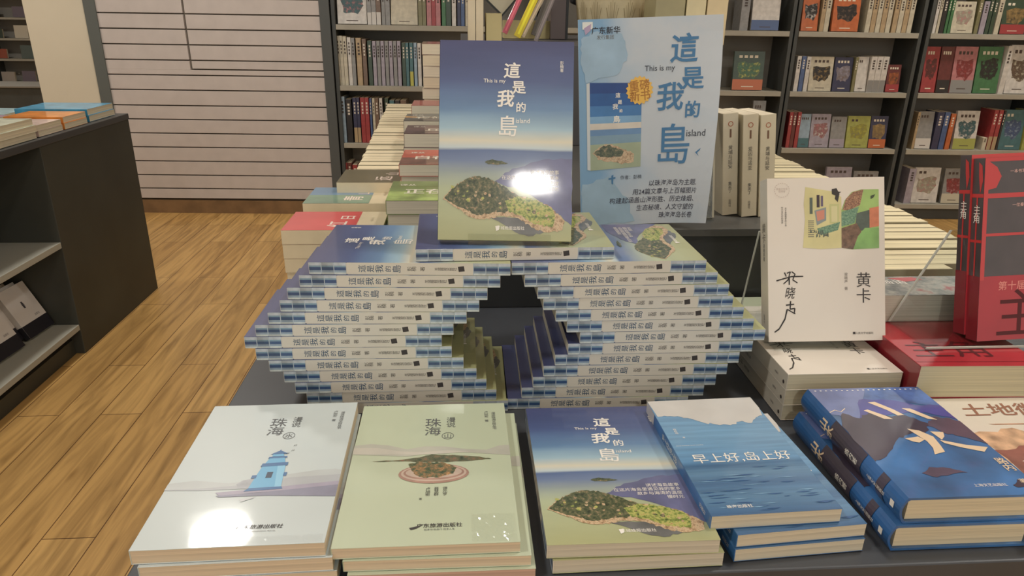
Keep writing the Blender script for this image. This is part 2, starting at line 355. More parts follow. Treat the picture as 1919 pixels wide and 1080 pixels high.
CN = [('white', (222, 215, 205)), ('cream', (214, 202, 172)), ('tan', (196, 164, 116)), ('grey', (150, 148, 146)), ('lilac', (172, 160, 176)), ('red', (190, 52, 56)), ('dark red', (120, 44, 44)),
      ('orange', (226, 104, 44)), ('yellow-green', (182, 184, 74)), ('green', (64, 132, 76)), ('dark green', (56, 84, 62)), ('teal', (62, 120, 128)), ('blue', (70, 100, 160)), ('navy', (54, 56, 96)),
      ('brown', (128, 96, 74)), ('black', (44, 42, 44)), ('pink', (206, 120, 124)), ('olive', (138, 132, 84)), ('pale blue', (150, 178, 200)), ('yellow', (214, 206, 60)), ('gold', (190, 150, 80))]
CD = {k: tuple(int((.76*v+.24*sum(c)/3)*.92) for v in c) for k, c in CN}
def shelf_row(z, by, items, rowname, bayname, top=None):
    """items: (x0, x1, top_px or None, colour, kind[, band colour])"""
    cnt = {}
    for n, it in enumerate(items):
        x0, x1, ty, cn, kind = it[:5]; band = it[5] if len(it) > 5 else None
        s0 = PW(x0, by, .02)[0]+.0008; s1 = PW(x1, by, .02)[0]-.0008
        zt = PW((x0+x1)/2, ty, .02)[1] if ty is not None else z+.205+random.uniform(-.008, .012)
        zt = min(max(zt, z+.05), z+.31); hh = zt-z-.001; c = CD[cn]
        lab = '%s book %s, %s shelf, %s, %s from left' % (cn, 'spine out' if kind == 's' else 'face out', rowname, bayname, ordn(n+1))
        mt = gloss(c, .06, 40)
        if kind == 's':
            b = book('book', lab, wallroot @ Vector((s0, .02, z+.0006)), Matrix.Rotation(WA, 4, 'Z') @ rot_spine(), .145, hh, s1-s0, mt, PAPER, group='books on the %s shelf' % rowname)
            pr = Print(s1-s0, hh, 0, 'spine')
            if band: pr.rect(.03, .66, .97, .995, gloss(CD[band]), 0)
            dk = sum(c) > 380
            for q in range(4): pr.rect(.32, .1+q*.07, .68, .145+q*.07, mat((70, 60, 56) if dk else (215, 205, 190)), 1)
            pr.build('spine_lettering', b)
        else:
            b = book('book', lab, wallroot @ Vector((s0, .045, z+.0015)), Matrix.Rotation(WA, 4, 'Z') @ rot_stand(.10), s1-s0, hh, .022, mt, PAPER, group='books on the %s shelf' % rowname)
            pr = Print(s1-s0, hh, .022); dk = sum(c) > 380; ink = mat((80, 66, 60) if dk else (220, 210, 190))
            rn = random.Random(int(x0*7+by))
            if len(it) > 6:
                a = it[6]; sp = speckle('cover_art', [CD[a], tuple(int(v*.75) for v in CD[a]), CD[it[7]] if len(it) > 7 else CD[a]], 40)
                pr.poly(jag([(.12, .30), (.85, .26), (.9, .5), (.7, .72), (.2, .68)], 4, .05, int(x0)), sp, 1)
            if band: pr.rect(.0, .72, 1, .998, gloss(CD[band]), 0)
            for q in range(rn.randint(2, 4)): 
                pr.rect(.16+.17*q, .10, .27+.17*q, .17, ink, 2)
            pr.rect(.3, .9, .7, .92, ink, 2)
            pr.build('cover_print', b)
def up(*a): return a
shelf_row(ZS[3], 47, [(633, 688, None, 'white', 'f', None, 'teal', 'pink'), (689, 697, None, 'grey', 's', 'white'), (697, 706, None, 'grey', 's', 'white'), (706, 715, None, 'brown', 's', 'white'), (716, 723, None, 'grey', 's'), (723, 732, None, 'grey', 's'),
    (733, 783, None, 'cream', 'f'), (784, 792, None, 'olive', 's'), (792, 799, None, 'olive', 's'), (800, 809, None, 'pink', 's'), (809, 817, None, 'red', 's'), (817, 826, None, 'pink', 's'), (828, 836, None, 'green', 's'), (836, 846, None, 'dark green', 's'),
    (847, 855, None, 'white', 's'), (857, 864, None, 'navy', 's'), (864, 871, None, 'blue', 's'), (872, 880, None, 'cream', 's')], 'top visible', 'bay by slatted wall')
shelf_row(ZS[2], 158, [(636, 641, 67, 'cream', 's'), (641, 647, 67, 'cream', 's'), (647, 654, 68, 'cream', 's'), (655, 662, 70, 'white', 's'), (662, 669, 71, 'grey', 's'), (671, 681, 71, 'tan', 's'), (682, 690, 73, 'brown', 's'), (692, 700, 76, 'dark green', 's')] +
    [(701+7.6*i, 707.8+7.6*i, 77, 'grey' if i % 2 else 'lilac', 's') for i in range(7)] + [(755, 762, 80, 'dark green', 's'), (762, 768, 80, 'teal', 's'), (769, 776, 80, 'teal', 's', 'yellow'), (777, 783, 80, 'pale blue', 's'), (784, 791, 81, 'white', 's'), (793, 801, 81, 'grey', 's')], 'middle', 'bay by slatted wall')
shelf_row(ZS[1], 266, [(642, 651, 181, 'pale blue', 's'), (652, 663, 186, 'black', 's'), (665, 672, 183, 'navy', 's', 'tan'), (672, 678, 183, 'navy', 's', 'tan'), (679, 687, 183, 'red', 's'), (687, 695, 183, 'red', 's'), (696, 700, 184, 'blue', 's'), (701, 706, 184, 'cream', 's'),
    (706, 713, 184, 'brown', 's'), (714, 720, 184, 'white', 's'), (724, 731, 184, 'dark green', 's'), (733, 742, 188, 'teal', 's'), (743, 752, 188, 'black', 's'), (753, 764, 188, 'brown', 's')], 'second-lowest', 'bay by slatted wall')
shelf_row(ZS[0], 385, [(648, 656, 305, 'red', 's'), (656, 664, 305, 'dark red', 's'), (665, 674, 309, 'red', 's')], 'lowest', 'bay by slatted wall')
shelf_row(ZS[3], 62, [(1384, 1400, None, 'grey', 's'), (1406, 1458, None, 'white', 'f', 'blue')], 'top visible', 'bay by poster')
shelf_row(ZS[2], 168, [(1371, 1428, 97, 'dark green', 'f', 'orange', 'green', 'yellow')], 'middle', 'bay by poster')
shelf_row(ZS[1], 275, [(1404, 1428, 190, 'grey', 'f')], 'second-lowest', 'bay by poster')
shelf_row(ZS[3], 66, [(1499, 1530, None, 'orange', 'f', None, 'black', 'white'), (1533, 1541, None, 'tan', 's'), (1541, 1550, None, 'cream', 's'), (1556, 1606, None, 'orange', 'f', None, 'black', 'brown')] +
    [(1618+9.6*i, 1627+9.6*i, None, 'tan' if i % 2 else 'cream', 's') for i in range(5)] + [(1668+9.6*i, 1677+9.6*i, None, 'cream' if i % 2 else 'tan', 's') for i in range(4)], 'top visible', 'right-centre bay')
shelf_row(ZS[2], 174, [(1485, 1493, 105, 'white', 's'), (1494, 1502, 105, 'blue', 's'), (1503, 1511, 106, 'white', 's'), (1513, 1556, 107, 'cream', 'f', None, 'black', 'gold'), (1558, 1592, 108, 'navy', 'f', None, 'lilac', 'brown'), (1593, 1599, 107, 'olive', 's'), (1600, 1621, 107, 'white', 'f'),
    (1622, 1633, 106, 'white', 's', 'grey'), (1633, 1644, 106, 'white', 's', 'grey'), (1644, 1655, 106, 'white', 's', 'grey'), (1658, 1683, 122, 'dark red', 'f', 'red', 'orange', 'black')], 'middle', 'right-centre bay')
shelf_row(ZS[1], 277, [(1471, 1478, 210, 'red', 's'), (1478, 1485, 210, 'dark red', 's'), (1486, 1493, 210, 'red', 's'), (1494, 1514, 215, 'pale blue', 'f', 'teal'), (1515, 1551, 215, 'lilac', 'f', None, 'pink', 'white'), (1553, 1581, 220, 'grey', 'f', 'lilac'), (1583, 1625, 219, 'yellow-green', 'f', None, 'yellow', 'olive'),
    (1626, 1658, 219, 'navy', 'f', 'orange', 'gold', 'brown')], 'second-lowest', 'right-centre bay')
shelf_row(ZS[0], 385, [(1541, 1588, 315, 'lilac', 'f'), (1592, 1638, 323, 'grey', 'f', None, 'olive', 'cream')], 'lowest', 'right-centre bay')
shelf_row(ZS[3], 70, [(1744, 1750, None, 'white', 's'), (1751, 1756, None, 'cream', 's'), (1757, 1765, None, 'black', 's'), (1766, 1771, None, 'green', 's'), (1772, 1778, None, 'green', 's'), (1779, 1820, 3, 'cream', 'f', None, 'cream', 'pink'), (1822, 1829, None, 'olive', 's'), (1831, 1841, 2, 'lilac', 's'),
    (1842, 1849, None, 'dark green', 's'), (1850, 1857, None, 'dark green', 's'), (1859, 1868, None, 'cream', 's'), (1871, 1917, None, 'dark green', 'f', 'red', 'gold', 'black')], 'top visible', 'rightmost bay')
shelf_row(ZS[2], 159, [(1727, 1754, 88, 'red', 'f', None, 'dark red', 'red'), (1756, 1780, 88, 'dark red', 'f', 'black'), (1782, 1824, 88, 'pink', 'f', 'grey', 'red', 'pink'), (1826, 1871, 88, 'green', 'f', None, 'black', 'green'), (1873, 1883, 86, 'white', 's'), (1885, 1931, 85, 'white', 'f', None, 'brown', 'cream')], 'middle', 'rightmost bay')
shelf_row(ZS[1], 279, [(1707, 1712, 210, 'tan', 's'), (1713, 1742, 210, 'grey', 'f', 'white'), (1744, 1756, 210, 'navy', 's'), (1757, 1767, 210, 'blue', 's'), (1769, 1778, 213, 'orange', 's'), (1784, 1826, 209, 'white', 'f', 'yellow-green', 'teal', 'white'), (1838, 1846, 258, 'cream', 's'),
    (1847, 1855, 206, 'red', 's', 'tan'), (1856, 1864, 206, 'red', 's', 'tan'), (1865, 1869, 207, 'black', 's'), (1870, 1911, 207, 'teal', 'f', None, 'blue', 'pale blue'), (1913, 1925, 207, 'yellow-green', 's')], 'second-lowest', 'rightmost bay')
shelf_row(ZS[0], 390, [(1690, 1703, 316, 'lilac', 's'), (1704, 1752, 316, 'white', 'f', None, 'cream', 'pink'), (1760, 1800, 318, 'grey', 'f', 'cream', 'red', 'pink')], 'lowest', 'rightmost bay')

# ------------------------------------------------------------------ low bookcase on the left
lc = empty('low_bookcase', (-1.45, 2.56, 0), label='low dark double-sided bookcase with grey shelves beside the oak aisle', cat='bookcase')
mb = MB()
mb.box(-1.32, 0, 0, .70, 0, .79, DARK2)                        # closed block at the far end
mb.build('end_cabinet', lc, bevel=.002)
mb = MB(); mb.box(-1.32, 0.004, -2.4, .70, .79, .815, mat((66, 66, 66), .45)); mb.build('top_board', lc, bevel=.002)
mb = MB(); mb.box(-.70, -.67, -2.4, 0, .0, .79, DARK2); mb.build('back_panel', lc)
mb = MB(); mb.box(-.66, -.035, -2.4, 0, .0, .06, DARK2); mb.build('plinth', lc)
for z in (.122, .447):
    mb = MB(); mb.box(-.67, -.0, -2.4, -.002, z-.022, z, mat((168, 166, 154), .5)); mb.build('shelf', lc, bevel=.0015)
WB = mat((222, 214, 206), .5, .3)
for j in range(6):
    q = P(90, 592, .124)
    b = book('book', 'white book with black band leaning in low bookcase, %s from its end panel' % ORD[j+1], (-1.560-.0255*(j if j < 4 else j-4), 2.408-.014*j-(.135 if j > 3 else 0), .1235+.0012), Matrix.Rotation(radians(86), 4, 'Z') @ rot_stand(radians(26)), .14, .188, .022, WB, PAPER, group='white books in the low bookcase')
    pr = Print(.14, .188, .022).rect(0, .74, 1, .999, mat((38, 36, 42), .4), 0).text('茶', .5, .40, .016, mat((60, 60, 60)), .01).rect(.47, .33, .53, .47, mat((70, 66, 70)), 1).text('出版社', .72, .66, .009, mat((90, 90, 90)))
    pr.build('cover_print', b)
    Print(.022, .188, 0, 'spine').rect(0, .74, 1, .999, mat((38, 36, 42), .4), 0).build('spine_band', b)
lt = .816
def lowpile(x0, x1, y0, y1, n, t, c, what, paper=PAPER):
    for i in range(n):
        dx, dy = random.uniform(-.004, .004), random.uniform(-.004, .004)
        lab = '%s, %s' % (what, 'only one of its pile' if n == 1 else ['bottom', 'second from the bottom', 'third from the bottom', 'fourth from the bottom', 'fifth from the bottom'][i] if i < n-1 else 'topmost of its pile')
        book('book', lab, (x1-.001+dx if True else 0, y0+dy, lt+.001+i*(t+.0004)), rot_flat(pi/2), y1-y0, x1-x0, t, gloss(c, .12, 20), paper, group='books on the low bookcase')
lowpile(-1.75, -1.475, 2.98, 3.2, 2, .024, (60, 150, 190), 'bright blue book at the far end of the low bookcase top')
lowpile(-1.68, -1.47, 2.78, 2.95, 2, .022, (216, 132, 50), 'orange-spined book on the low bookcase top before the blue ones')
lowpile(-1.68, -1.47, 2.60, 2.76, 2, .020, (214, 190, 180), 'pale pink book on the low bookcase beside the orange ones')
lowpile(-1.69, -1.462, 2.36, 2.58, 3, .022, (206, 210, 190), 'cream-green book on the low bookcase top')
lowpile(-1.72, -1.462, 2.08, 2.33, 4, .023, (214, 200, 176), 'cream book in the nearest visible pile on the low bookcase top')
lowpile(-2.02, -1.78, 2.95, 3.15, 1, .03, (170, 200, 205), 'pale blue book in the low bookcase second rank, farthest')
lowpile(-2.02, -1.73, 2.70, 2.9, 1, .035, (170, 140, 160), 'mauve book in the low bookcase second rank, middle')
lowpile(-2.02, -1.74, 2.44, 2.65, 1, .04, (200, 190, 180), 'greyish book in the low bookcase second rank, nearest')
lowpile(-2.4, -2.08, 2.9, 3.15, 1, .045, (212, 206, 140), 'pale yellow book in the low bookcase third rank, farthest')
lowpile(-2.4, -2.08, 2.6, 2.85, 1, .04, (176, 150, 170), 'lilac book in the low bookcase third rank, nearest')

# ================================================================== DISPLAY TABLE
TX0, TX1, TY0, TY1, TZ = -.312, .93, .513, 3.15, .75
tb = empty('display_table', (.3, 1.8, 0), label='long slate-grey display table carrying the stacked books', cat='table')
def at_tb(o): o.location = (-.3, -1.8, 0); return o
mb = MB(); mb.box(TX0, TX1, TY0, TY1, TZ-.03, TZ, SLATE); at_tb(mb.build('tabletop', tb, bevel=.002))
mb = MB(); mb.box(TX0+.02, TX1-.02, TY0+.008, TY1-.02, .05, TZ-.031, mat((96, 84, 72), .5)); at_tb(mb.build('body', tb, bevel=.002))
mb = MB(); mb.box(TX0+.06, TX1-.06, TY0+.06, TY1-.06, 0, .05, DARK); at_tb(mb.build('plinth', tb))
RZ, RY0 = .895, 1.165
rs = empty('riser', (.2, 2.1, TZ), label='dark raised plinth on the table behind the island book stacks', cat='riser')
mb = MB(); mb.box(-.13-.2, .672-.2, RY0-2.1, 3.1-2.1, 0.0005, RZ-TZ-.014, mat((52, 54, 56), .5, 0, .05, 5)); mb.build('body', rs, bevel=.001)
mb = MB(); mb.box(-.132-.2, .674-.2, RY0-.004-2.1, 3.102-2.1, RZ-TZ-.0135, RZ-TZ, mat((84, 84, 82), .42, 0, .04, 5)); mb.build('top_board', rs, bevel=.001)
mb = MB(); mb.box(.0, .67, 2.0, 3.08, RZ+.0005, 1.165, mat((80, 80, 82), .45, 0, .04, 5)); tag(mb.build('plinth', bevel=.002), 'small dark upper plinth carrying the boxes and the pot', 'plinth')

# ------------------------------------------------------------------ the island book
IW, IH, IT = .163, .243, .0156
ISL_STOPS = [(0, (72, 78, 118)), (.2, (80, 96, 140)), (.34, (104, 138, 176)), (.44, (160, 190, 205)), (.50, (214, 210, 190)), (.535, (190, 205, 210)), (.55, (92, 112, 152)), (.60, (112, 130, 164)), (.67, (158, 170, 162)), (.74, (172, 182, 150)), (1, (172, 174, 128))]
isl_cover = ramp_cover('island_picture', IH, ISL_STOPS, .03, .035, (5, 26, 1))
WHT = mat((240, 236, 228), .45); INK = mat((62, 58, 58), .6); TEAL = mat((46, 78, 108), .5); SPW = gloss((216, 212, 200))
land_dark = speckle('island_woods', [(34, 42, 36), (62, 76, 52), (104, 106, 76), (186, 152, 124)], 190)
land_lite = speckle('island_slopes', [(52, 72, 36), (120, 140, 66), (190, 190, 110), (176, 124, 96)], 190)
land_edge = speckle('island_beach', [(112, 92, 66), (176, 146, 112), (216, 190, 156), (96, 98, 62)], 230)
shade = gloss((106, 108, 108), .15, 40); violet = gloss((104, 108, 146), .12, 25)
def island_art(pr, k=1.0):
    pr.poly(jag([(1, .585), (.78, .59), (.55, .64), (.42, .70), (.66, .76), (.86, .84), (1, .92)], 5, .006, 3), violet, 0)
    pr.poly(jag([(.36, .87), (.55, .885), (.72, .90), (.80, .955), (.68, .975), (.55, .945)], 4, .006, 5), shade, 1)
    pr.poly([(u, v) for u, v in jag([(.345, .605), (.40, .592), (.47, .60), (.52, .612), (.44, .62), (.37, .618)], 3, .004, 6)], land_dark, 1)
    pr.poly(jag([(.035, .795), (.10, .74), (.20, .695), (.28, .678), (.38, .69), (.50, .735), (.60, .775), (.74, .795), (.86, .84), (.95, .895), (.93, .945), (.82, .955), (.70, .93), (.60, .885), (.48, .875), (.34, .895), (.25, .885), (.13, .835)], 7, .007, 8), land_edge, 2)
    pr.poly(jag([(.045, .79), (.11, .74), (.20, .695), (.28, .678), (.38, .688), (.50, .732), (.60, .775), (.56, .83), (.50, .86), (.40, .86), (.30, .875), (.2, .845), (.12, .82)], 9, .010, 9), land_dark, 3)
    pr.poly(jag([(.50, .80), (.60, .775), (.74, .795), (.86, .84), (.88, .88), (.86, .93), (.72, .915), (.62, .87), (.53, .855)], 9, .010, 10), land_lite, 3)
    rn = random.Random(5)
    for q in range(46):
        u = rn.uniform(.10, .86); v = .74+.14*u+rn.uniform(-.025, .035); r = rn.uniform(.005, .018)
        pr.poly([(u+r*cos(a)*rn.uniform(.6, 1.3), v+r*.6*sin(a)*rn.uniform(.6, 1.3)) for a in [i*pi/3 for i in range(6)]], [land_lite, land_edge, land_dark][q % 3], 4)
def island_words(pr, w, ink, en, small=True, k=1.0):
    pr.text('這', .54, .147, w*.120*k, ink, .02, 2, sx=1.05, shear=.05); pr.text('是', .592, .232, w*.102*k, ink, .02, 2, shear=-.08)
    pr.text('我', .495, .288, w*.132*k, ink, .022, 2, shear=.08); pr.text('的', .61, .330, w*.080*k, ink, .016, 2)
    pr.text('島', .515, .425, w*.165*k, ink, .006, 2, sx=.95)
    pr.text('This is my', .41, .203, w*.040, en, .006, 2); pr.text('island', .625, .398, w*.048, en, .006, 2)
    if small:
        pr.text('彭楠著', .91, .125, w*.028, en, .003, 2, vert=True)
        for i, s in enumerate(('讲述海岛故事', '在这片海岛里遇见我的家乡', '故乡与海湾的温度', '慢时光')):
            pr.text(s, .90, .655+.027*i, w*.036, en, .0, 5, align='RIGHT')
        pr.poly([(.43, .927), (.46, .924), (.458, .945), (.437, .952)], en, 5); pr.text('羊城晚报出版社', .545, .936, w*.030, en, .003, 5)
def spine_art(b):
    pr = Print(IT, IH, 0, 'spine')
    pr.rect(.012, .19, .988, .815, SPW, 0)
    stripes = [(.0, .16, (196, 205, 205)), (.16, .34, (140, 160, 178)), (.34, .6, (52, 80, 122)), (.6, .74, (120, 150, 170)), (.74, 1, (186, 196, 204))]
    for base in (0, .815):
        for q in range(3):
            a0 = base+.002+q*.062; a1 = a0+.058
            for s0, s1, c in stripes: pr.rect(s0*.98+.01, a0, s1*.98+.01, a1, gloss(tuple(int(v*(.9+.12*((q+1) % 2))) for v in c), .12, 60), 0)
            if base+.06*q: pr.rect(.02, a0-.004, .98, a0, gloss((176, 190, 200)), 0)
    pr.build('spine_band', b)
    pr = Print(IT, IH, 0, 'spine')
    for i, ch in enumerate('這是我的島'):
        pr.text(ch, .5, .262+.043*i, [.0098, .0096, .0104, .0080, .0110][i], TEAL, .004, 1)
    pr.text('彭楠 著', .5, .53, .0062, INK, .0, 1, vert=True, line=.85)
    pr.text('羊城晚报出版社', .5, .677, .0046, INK, .0, 1, vert=True, line=.82)
    pr.poly([(.28, .742), (.7, .738), (.76, .768), (.34, .772)], INK, 1)
    pr.build('spine_lettering', b)
def island_full(label, loc, rot, group=None):
    b = book('island_book', label, loc, rot, IW, IH, IT, isl_cover, PAPERG, SPW, group=group)
    pr = Print(IW, IH, IT); island_art(pr); pr.build('cover_picture', b)
    pr = Print(IW, IH, IT); island_words(pr, IW, WHT, WHT); pr.build('cover_lettering', b)
    spine_art(b); return b

# two leaning stacks, spines to the viewer
def zz(x, y): return (440+x*.3704, 380+y*.3704)
def zr(x, y): return (920+x*.3704, 380+y*.3704)
LL = [((372, 293), (1400, 312)), ((323, 360), (1348, 372)), ((262, 424), (1283, 437)), ((225, 488), (1240, 497)), ((163, 552), (1177, 556)), ((97, 618), (1110, 612)), ((40, 680), (1052, 670)), ((102, 742), (1097, 726)), ((170, 804), (1155, 783)), ((247, 859), (1219, 838)), ((305, 918), (1268, 890)), ((367, 968), (1317, 943)), ((430, 1020), (1380, 1003))]
RR = [((107, 308), (1090, 290)), ((175, 370), (1145, 350)), ((243, 432), (1203, 412)), ((272, 488), (1222, 470)), ((333, 547), (1277, 525)), ((390, 600), (1328, 585)), ((458, 655), (1383, 640)), ((398, 712), (1320, 698)), ((335, 765), (1250, 757)), ((277, 822), (1190, 818)), ((224, 878), (1132, 872)), ((166, 930), (1070, 925)), ((88, 988), (990, 985))]
PITCHZ = .01585
proto = None
def put_island(loc, rotz, label, group):
    global proto
    mw = Matrix.Translation(loc) @ Matrix.Rotation(rotz, 4, 'Z')
    if proto is None: proto = island_full(label, loc, Matrix.Rotation(rotz, 4, 'Z'), group); return proto
    return dup_tree(proto, mw, label, group)
def stack_pos(pts, conv):
    out = []
    for k, (a, b) in enumerate(pts):
        lev = 12-k; z = TZ+.0006+PITCHZ*lev+IT
        A, B = P(*conv(*a), z), P(*conv(*b), z); out.append((lev, A, B))
    return out
for side, pts, conv in (('left', LL, zz), ('right', RR, zr)):
    sp = stack_pos(pts, conv)
    ym = sorted((A.y+B.y)/2 for _, A, B in sp)[len(sp)//2]; am = sorted(math.atan2(B.y-A.y, B.x-A.x) for _, A, B in sp)[len(sp)//2]
    for lev, A, B in sp:
        c = (A+B)/2; ang = math.atan2(B.y-A.y, B.x-A.x); ang = am*.5+ang*.5; yc = ym*.6+c.y*.4; xc = c.x
        # keep the pixel column when the row is moved to the stack's common front
        # local y runs from right end to left end of the spine; local origin is the spine's right end
        d = Vector((cos(ang), sin(ang), 0)); o = Vector((xc, yc, TZ+.0006+PITCHZ*lev))+d*(IH/2)
        n = 13-lev
        pos = 'topmost' if n == 1 else 'lowest' if n == 13 else '%s from the top' % ORD[n]
        put_island(o, ang+pi/2, 'island book lying spine out in the %s leaning stack, %s' % (side, pos), 'island books in the %s leaning stack' % side)
zt = TZ+.0006+PITCHZ*13
A, B = P(780, 468, zt+IT), P(1150, 463, zt+IT); c = (A+B)/2; ang = math.atan2(B.y-A.y, B.x-A.x)
put_island(Vector((c.x, c.y, zt+.0003))+Vector((cos(ang), sin(ang), 0))*(IH/2), ang+pi/2, 'island book bridging the two leaning stacks under the upright copy', 'bridging island book')
# upright copy on top
zs0 = zt+IT+.0012; LEAN = radians(20)
bl = P(824, 447, zs0+.003)
isl_up = put_island((0, 0, 0), 0, 'upright island book in shrink wrap, leaning on top of the two stacks', 'upright island book')
bl.y -= .014
isl_up.matrix_world = Matrix.Translation((bl.x-.002, bl.y, zs0+.0056)) @ Matrix.Rotation(radians(-4), 4, 'Z') @ Matrix.Rotation(pi/2-LEAN, 4, 'X') @ Matrix.Translation((0, 0, -IT))
# front copies on the table
fl = [P(*a, .783) for a in ((1025, 1022), (1354, 1015))]
for i in range(2):
    dx = [(.006, -.002), (0, 0)][i]
    put_island((fl[0].x+dx[0], fl[0].y+dx[1], TZ+.001+i*.0163), radians(-.3 if i else .8)-0.0, 'island book lying face up in the front row, %s' % ['underneath another copy', 'title and green island showing'][i], 'island books in the front row')
# these lie face up: local frame already x right, y away

# ------------------------------------------------------------------ clear easels
def easel(label, loc, w, h, depth, lean, yaw=0, y0=.0265):
    o = empty('display_easel', mw=Matrix.Translation(loc) @ Matrix.Rotation(yaw, 4, 'Z'), label=label, cat='easel')
    t = .0025; a = tan(lean)
    mb = MB(); mb.prism([(0, 0), (0, .016), (t, .016), (t, t), (depth, t), (depth, 0)], 0, 0, w, acrylic()); mb.build('base', o)
    mb = MB()
    mb.prism([(y0, t), (y0+a*h, h), (y0+a*h+t, h), (y0+t, t)], 0, 0, w, acrylic()); mb.build('back_rest', o)
    mb = MB(); mb.prism([(y0+a*h+t, h), (depth-t, t), (depth, t), (y0+a*h+2*t, h)], 0, 0, w, acrylic()); mb.build('rear_leg', o)
    mb = MB(); mb.prism([(y0, t), (y0+a*h, h), (y0+a*h+t, h), (y0+t, t)], 0, -.0015, -.0002, edge_glint()); mb.build('edge_highlight', o)  # pale strip paints the highlight on the back rest's side
    return o
easel('clear acrylic easel behind the upright island book', (bl.x+.035, bl.y-.009, zs0-.0009), .10, .13, .10, LEAN, radians(-4))

# ------------------------------------------------------------------ front row: two Zhuhai books
def place4(px, z):      # TL,TR,BR,BL pixels of the top cover -> origin, angle, width, height
    q = [P(a, b, z) for a, b in px]; w = ((q[1]-q[0]).length+(q[2]-q[3]).length)/2; h = ((q[0]-q[3]).length+(q[1]-q[2]).length)/2
    d = (q[2]-q[3])+(q[1]-q[0]); e = (q[0]-q[3])+(q[1]-q[2]); ang = (math.atan2(d.y, d.x)+math.atan2(-e.x, e.y))/2
    c = sum(q, Vector())/4; o = c-Vector((cos(ang), sin(ang), 0))*(w/2)-Vector((-sin(ang), cos(ang), 0))*(h/2)
    return o, ang, w, h
wc = gloss((196, 206, 206), .02, 4); mc = gloss((190, 200, 174), .02, 4); GREY = mat((96, 98, 100), .5); GREYL = mat((150, 150, 150), .5)
o, ang, w, h = place4([(400, 760), (667, 757), (612, 1018), (247, 1033)], .797)
TW = .0152
def zhuhai_words(pr, w, h, circ):
    pr.text('漫\n说', .62, .17, w*.068, GREY, .0, 2, line=.95); pr.text('珠\n海', .50, .205, w*.115, GREY, .0, 2, line=.92)
    cx, cy = .60, .285
    ring = [(cx+.040*cos(a*pi/12), cy+.040*w/h*sin(a*pi/12)) for a in range(24)]; inner = [(cx+.036*cos(a*pi/12), cy+.036*w/h*sin(a*pi/12)) for a in range(24)]
    for i in range(24): pr.poly([ring[i], ring[(i+1) % 24], inner[(i+1) % 24], inner[i]], GREY, 2)
    pr.text(circ, cx, cy, w*.055, GREY, 0, 2)
    pr.text('漫说珠海文旅丛书', .915, .165, w*.030, GREY, 0, 2, vert=True, line=.95); pr.text('卢树宏 著', .865, .125, w*.030, GREY, 0, 2, vert=True, line=.95)
def water_art(pr, w, h):
    hill = gloss((188, 194, 194), .04, 20); hill2 = gloss((176, 180, 184), .04, 20); road = gloss((138, 138, 158), .06, 30); road2 = gloss((164, 158, 176), .06, 30)
    pr.poly([(0, .615), (.15, .60), (.35, .625), (.5, .612), (.7, .575), (.85, .555), (.96, .55), (1, .56), (1, .66), (.6, .675), (.3, .66), (0, .655)], hill, 0)
    pr.poly([(0, .655), (.2, .655), (.45, .64), (.7, .60), (1, .59), (1, .645), (.6, .665), (.2, .668), (0, .66)], hill2, 1)
    pr.poly([(.30, .685), (.55, .668), (1, .635), (1, .665), (.7, .685), (.33, .705)], road2, 2)
    pr.poly([(.31, .705), (.55, .695), (1, .66), (1, .735), (.6, .715), (.33, .715)], road, 3)
    pr.poly([(.40, .635), (.43, .61), (.50, .60), (.54, .62), (.56, .66), (.42, .665)], gloss((168, 172, 178), .1, 60), 3)
    B1, B2, B3 = gloss((112, 176, 214)), gloss((70, 112, 160)), gloss((140, 196, 226))
    pr.poly([(.478, .67), (.512, .505), (.648, .50), (.668, .665)], B1, 4); pr.poly([(.60, .503), (.648, .50), (.668, .665), (.63, .667)], B3, 5)
    pr.poly([(.46, .685), (.48, .665), (.67, .66), (.68, .675)], B2, 5)
    pr.rect(.555, .56, .59, .60, gloss((50, 66, 90)), 6); pr.poly([(.50, .52), (.505, .497), (.66, .492), (.66, .515)], B2, 6)
    pr.poly([(.52, .497), (.54, .45), (.625, .447), (.64, .492)], B1, 5); pr.poly([(.525, .462), (.53, .450), (.64, .446), (.64, .458)], B2, 6)
    pr.poly([(.545, .447), (.55, .425), (.61, .423), (.62, .446)], B1, 5); pr.poly([(.53, .432), (.58, .405), (.585, .395), (.59, .405), (.64, .428)], B2, 6)
    pr.poly([(.47, .60), (.472, .58), (.50, .578), (.50, .60)], B2, 6); pr.poly([(.655, .59), (.655, .565), (.675, .565), (.675, .59)], B2, 6)
    pr.poly([(.455, .735), (.54, .72), (.53, .73), (.47, .75)], gloss((196, 200, 204)), 3)
    for u, v in ((.665, .365), (.66, .405), (.635, .425)): pr.text('〃', u, v, w*.035, GREY, 0, 3)
    pr.text('广东旅游出版社', .63, .90, w*.036, INK, .006, 3, shear=.15); pr.text('GUANGDONG TRAVEL', .65, .925, w*.014, GREYL, 0, 3)
